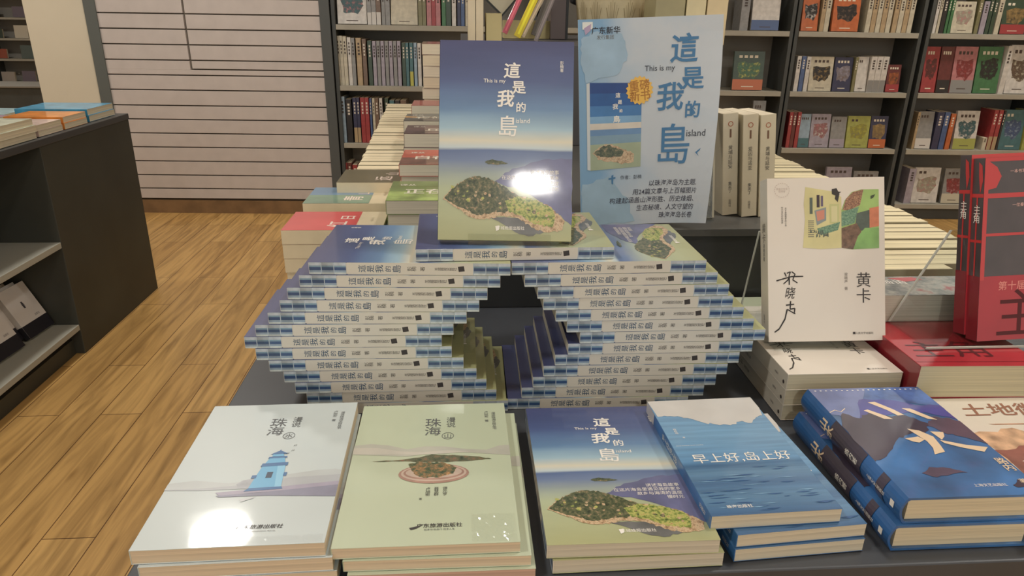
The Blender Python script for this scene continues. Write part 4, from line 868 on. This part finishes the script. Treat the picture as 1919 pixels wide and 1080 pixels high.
# rot=1: foot of the book to the right, top to the left
def pile_l(name, label, quad_z, px_fl, w, h, t, n, art, group, cover=CRB, **kw):
    p = P(px_fl[0], px_fl[1], quad_z); return pile(name, label, p.x, p.y, w, h, t, n, TZ, cover, art, group, rot=1, **kw)
def obi_flip(f):
    return f
def rp_art(c, word, c2=None):
    """as obi_art, but the coloured part is the top two thirds of the cover (which lies to the left)"""
    mt = gloss(c, .05, 10); mt2 = gloss(c2, .08, 20) if c2 else None; gw = gloss((238, 220, 208))
    def f(b, w, h, t):
        pr = Print(w, h, t); pr.rect(0, 0, 1, .72, mt, 0)
        if mt2: pr.rect(.0, .0, .5, .72, mt2, 1)
        pr.build('jacket', b); pr = Print(w, h, t)
        pr.text(word[0], .30, .52, w*.30, gw, .015, 2); pr.text(word[1:], .66, .60, w*.24, gw, .012, 2); pr.text('长篇小说', .55, .86, w*.05, mat((176, 164, 140)), 0, 2); pr.build('cover_lettering', b)
    return f
pile_l('paperback', 'coral red book with cream foot band beside the left stack', .902, (528, 430), .165, .118, .0246, 6, rp_art((206, 82, 82), '红日'), 'coral red paperbacks')
pile_l('paperback', 'blue-green book, cream foot band, behind the coral pile', .906, (568, 382), .168, .13, .0308, 5, rp_art((112, 146, 176), '青山', (120, 150, 128)), 'blue-green paperbacks')
pile_l('paperback', 'olive book with cream foot band behind the blue-green pile', .930, (628, 340), .17, .125, .029, 6, rp_art((112, 104, 80), '远山'), 'olive paperbacks')
# piles along the riser's left edge
def up_art(c1, c2, word, ink=(236, 230, 214)):
    a, b_ = gloss(c1, .12, 22), gloss(c2, .2, 30); gw = gloss(ink)
    def f(b, w, h, t):
        pr = Print(w, h, t); pr.rect(0, .45, 1, 1, b_, 0); pr.poly(jag([(0, .40), (.4, .5), (1, .38), (1, .5), (0, .55)], 4, .02, 3), a, 1); pr.build('cover_picture', b)
        pr = Print(w, h, t); pr.text(word, .42, .55, w*.25, gw, .02, 2); pr.text('译丛', .2, .22, w*.1, gw, .01, 2); pr.rect(.75, .2, .8, .7, gw, 2); pr.build('cover_lettering', b)
    return f
def riserpile(label, px, y, w, h, n, c, art, group, hint=None, paper=PAPERG, zb=RZ):
    z = PY(px[0], px[1], y).z; x = PY(px[0], px[1], y).x; t = (z-zb-.001)/n-.0004
    pile('book', label, x, y, w, h, t, n, zb, gloss(c, .08, 20), art, group, paper=paper)
riserpile('green covered book at the near left of the raised plinth', (722, 376), 1.17, .15, .15, 2, (122, 140, 84), up_art((122, 140, 84), (150, 170, 100), '正在'), 'green books on the riser')
riserpile('red and brown book behind the green ones on the riser', (748, 308), 1.37, .15, .16, 3, (190, 84, 66), up_art((190, 84, 66), (112, 74, 66), '白夜'), 'red and brown books on the riser')
riserpile('dull brown landscape book on the plinth, third pile back', (757, 250), 1.60, .15, .13, 3, (112, 92, 90), up_art((112, 92, 90), (100, 82, 84), '丘'), 'brown books on the riser')
riserpile('dark book with orange corner on the plinth, fourth pile back', (757, 226), 1.76, .15, .13, 3, (92, 92, 90), up_art((204, 150, 80), (76, 78, 80), '夜航'), 'dark books on the riser')
riserpile('small red book in front of the tall pale pile', (772, 197), 1.92, .12, .12, 4, (152, 60, 64), None, 'red books on the riser')
# tall pale pile
zz0, yy0 = RZ, 2.06
x0 = PY(792, 150, yy0).x; ztop = PY(795, 82, yy0).z; nb = 9; tt = (ztop-zz0)/nb
pc = [(222, 210, 190), (214, 200, 180), (226, 216, 204), (150, 110, 96), (230, 220, 206), (206, 196, 176), (222, 206, 190), (216, 206, 190), (140, 104, 92)]
for i in range(nb):
    book('book', 'pale book in the tall pile left of the upright island book, %s from the top' % ordn(nb-i) if i < nb-1 else 'topmost book of the tall pale pile, brown cover', (x0+random.uniform(-.004, .004), yy0+random.uniform(-.004, .002), zz0+.001+i*tt), rot_flat(random.uniform(-.04, .04)), .115-.002, .17, tt-.0008, gloss(pc[i], .05, 30), [PAPERW, PAPER][i % 2], group='tall pale pile')
# ------------------------------------------------------------------ poster, acrylic, cream books on the riser
PWD, PH, PT = .238, .337, .0012
pb = PY(1090, 424, RY0+.006)
po = empty('poster_board', mw=Matrix.Translation((pb.x-.001, RY0+.009, RZ+.001)) @ Matrix.Rotation(pi/2-radians(5), 4, 'X') @ Matrix.Rotation(.05, 4, 'Z'), label='pale blue poster announcing the island book, standing on the raised plinth', cat='poster')
def poster_mat():
    m = bpy.data.materials.new('poster_wash'); N, L, b = nodes(m); b.inputs['Roughness'].default_value = .55
    tc = N.new('ShaderNodeTexCoord'); sp = N.new('ShaderNodeSeparateXYZ'); L.new(tc.outputs['Object'], sp.inputs[0])
    n = N.new('ShaderNodeTexNoise'); n.inputs['Scale'].default_value = 9; n.inputs['Detail'].default_value = 4; L.new(tc.outputs['Object'], n.inputs['Vector'])
    mr = N.new('ShaderNodeMapRange'); mr.inputs[1].default_value = .0; mr.inputs[2].default_value = .13; mr.inputs[3].default_value = .62; mr.inputs[4].default_value = 0; L.new(sp.outputs['X'], mr.inputs[0])
    a = N.new('ShaderNodeMath'); a.operation = 'ADD'; L.new(mr.outputs[0], a.inputs[0]); L.new(n.outputs['Fac'], a.inputs[1])
    r = N.new('ShaderNodeValToRGB'); r.color_ramp.elements[0].position = .55; r.color_ramp.elements[0].color = lin((196, 204, 212)); r.color_ramp.elements[1].position = 1.05 if False else 1.0; r.color_ramp.elements[1].color = lin((130, 170, 204)); q = r.color_ramp.elements.new(.8); q.color = lin((172, 192, 210))
    L.new(a.outputs[0], r.inputs[0]); L.new(r.outputs[0], b.inputs['Base Color']); return m
PMAT = poster_mat()
mb = MB(); n = 14; grid = []
def curl(x, y):     # the lower right corner comes forward
    u, v = x/PWD, y/PH; return .03*max(0, u-.45)**2*3*max(0, .9-v)
def inx(x, y):
    u, v = x/PWD, y/PH; return x*(1-.13*max(0, u)**2*max(0, .9-v)**1.5)
for layer in (0, 1):
    for j in range(n+1):
        for i in range(n+1):
            x, y = PWD*i/n, PH*j/n; mb.v.append((inx(x, y), y, curl(x, y)+PT*layer))
K = (n+1)*(n+1); km = mb.m(PMAT); kw = mb.m(mat((214, 218, 220), .6))
for j in range(n):
    for i in range(n):
        a = j*(n+1)+i; mb.f += [[K+a, K+a+1, K+a+n+2, K+a+n+1], [a, a+n+1, a+n+2, a+1]]; mb.mi += [km, kw]
rim = [i for i in range(n)]+[n+(n+1)*j for j in range(n)]+[(n+1)*n+n-i for i in range(n)]+[(n+1)*(n-j) for j in range(n)]
for i, a in enumerate(rim):
    b_ = rim[(i+1) % len(rim)]; mb.f.append([a, b_, K+b_, K+a]); mb.mi.append(kw)
mb.build('board', po)
pr = Print(PWD, PH, PT); e0 = pr.pt
pr.pt = lambda x, y, lay, e0=e0: (inx(x, y), y, PT+.0003+.00008*lay+curl(x, y))
BLU = mat((70, 122, 166), .5); LB = mat((58, 62, 74), .6)
pr.poly(jag([(.02, .09), (.10, .06), (.30, .07), (.34, .17), (.26, .26), (.05, .29), (.015, .2)], 5, .01, 4), mat((158, 186, 208), .5, 0, .05, 20), 0)
pr.poly(jag([(.015, .78), (.2, .75), (.34, .86), (.40, .98), (.015, .985)], 5, .01, 5), mat((158, 186, 206), .5, 0, .05, 20), 0)
pr.build('watercolour_wash', po)
def pc_(body, u, v, s, mt, bold=0, **k): pr.text(body, u, v, s, mt, bold, 3, **k)
pr.mb = MB()
pc_('這', .735, .145, PWD*.20, BLU, .016, shear=.05); pc_('是', .80, .288, PWD*.16, BLU, .016, shear=-.06); pc_('我', .645, .370, PWD*.20, BLU, .018, shear=.06); pc_('的', .81, .435, PWD*.12, BLU, .022); pc_('島', .685, .60, PWD*.30, BLU, .006, sx=.9)
pc_('This is my', .565, .238, PWD*.052, LB, .004); pc_('island', .845, .550, PWD*.066, LB, .002); pc_('作者：彭楠', .37, .756, PWD*.032, LB, 0)
pc_('广东新华', .19, .052, PWD*.050, mat((40, 40, 46)), .01); pc_('发行集团', .185, .083, PWD*.030, mat((110, 110, 110)), 0); pr.rect(.03, .012, .10, .045, mat((226, 230, 226)), 2); pr.poly([(.04, .04), (.09, .02), (.085, .05), (.05, .07)], mat((178, 160, 190)), 3)
for i, s in enumerate(('以珠海海岛为主题,', '用24篇文章与上百幅图片', '构建起涵盖山海形胜、历史烽烟、', '生态秘境、人文守望的', '珠海海岛长卷')): pr.text(s, [.88, .885, .87, .87, .865][i], .792+.041*i, PWD*.046, mat((52, 50, 70)), .003, 3, align='RIGHT', shear=.12)
pr.poly([(.85, .645), (.89, .625), (.885, .635), (.865, .648), (.88, .665)], BLU, 3); pr.poly([(.225, .745), (.24, .74), (.238, .79), (.226, .785)], BLU, 3); pr.poly([(.205, .757), (.255, .752), (.255, .76), (.205, .765)], BLU, 3)
pr.build('lettering', po)
# picture of the book on the poster
iu0, iv0, iu1, iv1 = .075, .29, .44, .715
pic = Print(PWD, PH, PT); pic.pt = lambda x, y, lay: (inx(x, y), y, PT+.0004+.00008*lay+curl(x, y))
def sub(u, v): return (iu0+(iu1-iu0)*u, iv0+(iv1-iv0)*v+.02*(.5-v)*u)
bands = [(0, .12, (44, 76, 138)), (.12, .26, (50, 96, 158)), (.26, .38, (74, 126, 182)), (.38, .46, (130, 172, 208)), (.46, .53, (216, 208, 196)), (.53, .60, (110, 146, 186)), (.60, .70, (130, 160, 180)), (.70, 1, (164, 176, 150))]
for a, b_, c in bands: pic.poly([sub(0, b_), sub(1, b_), sub(1, a), sub(0, a)], mat(c, .5, 0, .04, 30), 0)
pic.poly([(iu0-.022, iv1-.005), (iu0, iv1), (iu0, iv0), (iu0-.022, iv0+.005)], mat((206, 212, 214)), 0)
pic.poly([sub(u, v) for u, v in jag([(.04, .80), (.18, .73), (.32, .70), (.5, .73), (.7, .78), (.86, .84), (.86, .93), (.62, .95), (.4, .91), (.15, .88)], 4, .012, 3)], land_edge, 1)
pic.poly([sub(u, v) for u, v in jag([(.07, .80), (.2, .74), (.34, .71), (.5, .75), (.66, .80), (.6, .86), (.4, .86), (.2, .85)], 4, .012, 4)], land_dark, 2)
for ch, u, v, s in (('這', .54, .14, .032), ('是', .58, .22, .028), ('我', .49, .27, .036), ('的', .60, .32, .022), ('島', .52, .42, .05)):
    su, sv = sub(u, v); pic.text(ch, su, sv, PWD*s*1.1, WHT, .02, 3)
pic.build('book_picture', po)
bd_ = Print(PWD, PH, PT); bd_.pt = pic.pt
cx, cy = .425, .335; st = []
for i in range(36):
    r = .098 if i % 2 else .085; a = i*pi/18; st.append((cx+r*cos(a), cy+r*PWD/PH*sin(a)))
bd_.poly(st, mat((236, 190, 92), .5), 4); bd_.text('重磅\n新书', cx, cy, PWD*.075, mat((176, 120, 56)), .012, 6, line=.92, rot=.08)
bd_.build('badge', po)

# acrylic sign holder behind the poster
ah = empty('sign_holder', (.22, RY0+.045, RZ+.001), label='empty clear acrylic sign holder leaning behind the poster', cat='sign holder')
def slab(name, parent, y0, y1, z0, z1, x0, x1, th, mt):
    mb = MB(); mb.prism([(y0, z0), (y1, z1), (y1+th, z1), (y0+th, z0)], 0, x0, x1, mt); return mb.build(name, parent)
acg = bpy.data.materials.new('smoky_acrylic'); N_, L_, b_ = nodes(acg); b_.inputs['Base Color'].default_value = (.75, .78, .78, 1); b_.inputs['Transmission Weight'].default_value = .9; b_.inputs['Roughness'].default_value = .08; b_.inputs['IOR'].default_value = 1.3
slab('front_sheet', ah, .012, .085, .002, .255, 0, .232, .003, acg); slab('rear_sheet', ah, .020, .093, .002, .255, 0, .232, .003, acg)
mb = MB(); mb.box(0, .232, 0, .07, -.0008, .0018, acrylic()); mb.build('foot', ah)
slab('side_edge', ah, .0155, .0885, .002, .255, .2325, .237, .008, mat((176, 170, 150), .3))
# upright cream books beside it
for i, (xa, xb) in enumerate(((.480, .508), (.512, .540), (.544, .572))):
    b = book('book', 'thick cream book spine out on the riser, %s of three right of the poster' % ['left', 'middle', 'right'][i], (xa, 1.235+.012*(i == 0), RZ+.001), Matrix.Rotation(-.10, 4, 'Y') @ Matrix.Rotation(-.04, 4, 'X') @ rot_spine(), .13, .184, xb-xa, gloss((214, 204, 178), .02, 20), PAPERW, group='cream books right of the poster')
    ps = Print(xb-xa, .184, 0, 'spine'); ps.text('○', .5, .10, .012, mat((170, 90, 60)), .01, 1); ps.rect(.44, .15, .56, .23, mat((120, 90, 70)), 1)
    ps.text('爱因与诺亚' if i == 1 else '黄埔与延安', .5, .42, .0085, INK, .0, 1, vert=True); ps.text('集英丁', .5, .72, .007, INK, 0, 1, vert=True); ps.text('出版社', .5, .88, .005, INK, 0, 1, vert=True); ps.build('spine_lettering', b)

# ------------------------------------------------------------------ things on the small upper plinth
UZ = 1.1655
x = P(877, 80, UZ)
for i in range(2):
    xa = PY(877+15*i, 70, 2.02).x
    book('book', 'tall cream book standing on the upper plinth, %s of the pair' % ['left', 'right'][i], (xa, 2.02, UZ+.001), rot_spine(), .12, .20, PY(891, 70, 2.02).x-PY(877, 70, 2.02).x, gloss((216, 202, 172), .03, 20), PAPER, group='pair of cream books on the upper plinth')
a = PY(911, 80, 2.03).x; c = PY(940, 80, 2.03).x
KR = mat((188, 176, 130), .7, 0, .05, 8)
def carton(label, x0, x1, y0, y1, h):
    o = empty('carton', ((x0+x1)/2, (y0+y1)/2, UZ+.001), label=label, cat='box'); w, d = (x1-x0)/2, (y1-y0)/2
    mb = MB(); mb.box(-w, w, -d, d, 0, .002, KR)
    for q in ((-w, w, -d, -d+.002), (-w, w, d-.002, d), (-w, -w+.002, -d+.002, d-.002), (w-.002, w, -d+.002, d-.002)): mb.box(*q, .002, h, KR)
    mb.build('body', o); mb = MB(); mb.prism([(-d, h), (-d-.03, h-.012), (-d-.03, h-.014), (-d, h-.002)], 0, -w, w, KR) if False else mb.box(-w+.002, w-.002, -d+.002, d-.002, h-.012, h-.008, mat((206, 200, 160), .7)); mb.build('lining', o); return o
carton('small beige carton standing at the left of the upper plinth', a, c, 2.03, 2.13, .075)
y2 = 2.45; x0, x1 = PY(945, 64, y2).x, PY(1030, 64, y2).x
carton('beige open carton behind the pink and yellow slips', x0, x1, y2, y2+.12, .055)
def slip(name, label, pa, pb_, wpx, y, c, th=.004, lean=.03):
    A, B = PY(*pa, y), PY(*pb_, y+lean); d = (B-A); wv = wpx/FPX*y*1.05
    o = empty(name, A, label=label, cat='folder'); nx = Vector((d.z, 0, -d.x)).normalized()*wv
    mt = gloss(c, .04, 20); L = d
    mb = MB(); q = [Vector((0, 0, 0)), nx, nx+L, L]
    mb.v += [tuple(v) for v in q]+[tuple(v+Vector((0, th, 0))) for v in q]; k = mb.m(mt)
    for f in ((0, 1, 2, 3), (7, 6, 5, 4), (0, 4, 5, 1), (1, 5, 6, 2), (2, 6, 7, 3), (3, 7, 4, 0)): mb.f.append(list(f)); mb.mi.append(k)
    mb.build('sleeve', o, bevel=.001)
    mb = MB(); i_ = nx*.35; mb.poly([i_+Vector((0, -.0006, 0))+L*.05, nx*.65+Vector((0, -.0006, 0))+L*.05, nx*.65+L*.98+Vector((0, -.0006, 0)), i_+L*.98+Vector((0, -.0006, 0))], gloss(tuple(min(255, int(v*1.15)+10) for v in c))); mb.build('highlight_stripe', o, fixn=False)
    return o
slip('bookmark_folder', 'pink glossy folder leaning out of the carton stand', (941, 60), (985, -40), 9, 2.3, (206, 96, 116))
slip('bookmark_folder', 'bright yellow glossy folder leaning in front of the carton', (963, 66), (1012, -40), 12, 2.22, (226, 206, 40))
slip('bookmark_folder', 'beige folder tucked behind the yellow one', (975, 67), (1030, -40), 8, 2.24, (196, 178, 150))
slip('bookmark_folder', 'grey clear-plastic folder leaning right of the yellow one', (1000, 76), (1044, -30), 7, 2.18, (120, 112, 112))
slip('bookmark_folder', 'dark grey folder leaning behind the yellow one', (995, 64), (1030, -30), 16, 2.40, (84, 80, 76))
# black framed grid tilted above
fr = empty('wire_rack', PY(942, 28, 2.35), label='tilted pale panel with a black frame above the beige carton', cat='rack')
mb = MB(); mb.box(-.10, .10, 0, .006, 0, .10, mat((190, 184, 160), .6)); o1 = mb.build('panel', fr)
mb = MB()
for q in ((-.103, .103, -.003, .008, -.003, .003), (-.103, -.098, -.003, .008, .003, .10), (.098, .103, -.003, .008, .003, .10), (-.03, -.026, -.003, .0, .003, .10), (.035, .039, -.003, .0, .003, .10)): mb.box(*q, mat((40, 44, 40), .4))
o2 = mb.build('frame', fr); fr.rotation_euler = (0, radians(42), 0); fr.location = PY(942, 30, 2.35)+Vector((-.0765, 0, .069))
# dark upright slab (speaker-like display end)
x0, x1 = PY(1032, 60, 2.42).x, PY(1064, 60, 2.42).x
db = empty('display_box', ((x0+x1)/2, 2.45, UZ+.001), label='tall dark grey box with black edge on the upper plinth', cat='box')
w = (x1-x0)/2; mb = MB(); mb.box(-w, w-.008, -.03, .05, 0, .19, mat((92, 82, 82), .5)); mb.build('body', db, bevel=.001); mb = MB(); mb.box(w-.0078, w, -.03, .05, 0, .19, mat((30, 32, 34), .4)); mb.build('edge_strip', db)
# embossed pot
pc0 = PY(1155, 30, 2.35); pot = empty('plant_pot', (pc0.x, 2.40, UZ+.001), label='cream embossed pot with a fan pattern above the poster', cat='pot')
R0 = (PY(1225, 20, 2.35).x-PY(1085, 20, 2.35).x)/2
mb = MB(); ns = 96; prof = [(0, 0), (.78, 0), (.84, .006), (.90, .03), (.97, .07), (1.02, .11), (1.05, .15), (1.06, .155), (.99, .155), (.95, .11), (.85, .02), (0, .02)]
pm = mat((206, 194, 160), .6, 0, .04, 30)
for r, z in prof:
    for i in range(ns):
        a = 2*pi*i/ns; mb.v.append((r*R0*cos(a), r*R0*sin(a), z))
for j in range(len(prof)-1):
    for i in range(ns): mb.f.append([j*ns+i, j*ns+(i+1) % ns, (j+1)*ns+(i+1) % ns, (j+1)*ns+i]); mb.mi.append(mb.m(pm))
mb.build('body', pot, smooth=True)
mb = MB(); dk = mat((160, 146, 112), .6); rel = mat((190, 176, 140), .6)
nf = 14
for i in range(nf):
    a0 = 2*pi*i/nf
    for kx in (-3, -2, -1, 0, 1, 2, 3):
        pts = []
        for s in range(6):
            f = s/5; aa = a0+kx*.055*f*(1.15-.2*f); zq = .02+.10*f*(1-.08*abs(kx)); rr = (.885+.16*zq/.15)*R0+.0025
            pts.append((aa, zq, rr))
        for (a_, z_, r_), (c_, d_, e_) in zip(pts[:-1], pts[1:]):
            wd_ = .008
            mb.poly([(r_*cos(a_-wd_), r_*sin(a_-wd_), z_), (r_*cos(a_+wd_), r_*sin(a_+wd_), z_), (e_*cos(c_+wd_), e_*sin(c_+wd_), d_), (e_*cos(c_-wd_), e_*sin(c_-wd_), d_)], dk if kx % 2 else rel)
mb.build('fan_relief', pot)
# purple object and books beside pot
sl = PY(1070, 5, 2.5)
o = empty('umbrella', sl, label='folded dark umbrella with purple edge poking in above the poster', cat='umbrella')
mb = MB(); mb.prism([(0, 0), (.03, -.012), (.05, .02), (.02, .10), (-.03, .10)], 1, 0, .03, mat((60, 58, 62), .5)); mb.build('body', o, bevel=.004); mb = MB(); mb.prism([(.032, -.014), (.056, .0), (.03, .10), (.018, .10), (.044, .016)], 1, -.002, .032, mat((130, 112, 156), .5)); mb.build('purple_trim', o, bevel=.002)
for i, (pa, pb2, c, nm) in enumerate(((1228, 1284, (150, 142, 104), 'olive'), (1286, 1323, (204, 192, 152), 'cream'), (1325, 1364, (206, 188, 148), 'warm cream'))):
    yy = 2.10; xa, xb = PY(pa, 20, yy).x, PY(pb2, 20, yy).x
    b = book('book', '%s book standing spine out behind the poster top, right of the pot' % nm, (xa, yy, UZ+.001), rot_spine(), .13, .2, xb-xa-.001, gloss(c, .03, 20), PAPER, group=None)
    Print(xb-xa, .2, 0, 'spine').text('出版社', .5, .85, .008, INK, 0, 1, vert=True).build('spine_lettering', b)

# ================================================================== lamps (first few set from cover highlights; the rest unseen, added to brighten)
for i, (x, y, e) in enumerate(LAMPS):
    o = empty('ceiling_and_fill_light', (x, y, CEIL), label='round recessed ceiling light, %s' % ['over the far left aisle', 'far right over the bookcases', 'behind the camera', 'unseen fill added over the display table', 'unseen fill added over the near left aisle', 'unseen fill added over the right aisle', 'over the table\'s far end', 'unseen fill added over the left bookcase', 'unseen fill added in the far left room', 'unseen fill added over the far left shelving'][i], cat='lamp')
    mb = MB(); n = 32
    for r, z in ((LAMP_R*1.18, -.004), (LAMP_R*1.02, -.012), (LAMP_R*1.0, .015)):
        for k in range(n): mb.v.append((r*cos(2*pi*k/n), r*sin(2*pi*k/n), z))
    for j in range(2):
        for k in range(n): mb.f.append([j*n+k, j*n+(k+1) % n, (j+1)*n+(k+1) % n, (j+1)*n+k]); mb.mi.append(mb.m(mat((230, 230, 226), .4)))
    mb.build('ring', o, smooth=True)
    l = bpy.data.lights.new('lamp', 'AREA'); l.shape = 'DISK'; l.size = LAMP_R*2; l.energy = e; l.color = (1, .96, .89); lo = bpy.data.objects.new('lamp', l); COL.objects.link(lo); lo.parent = o; lo.location = (0, 0, .0)
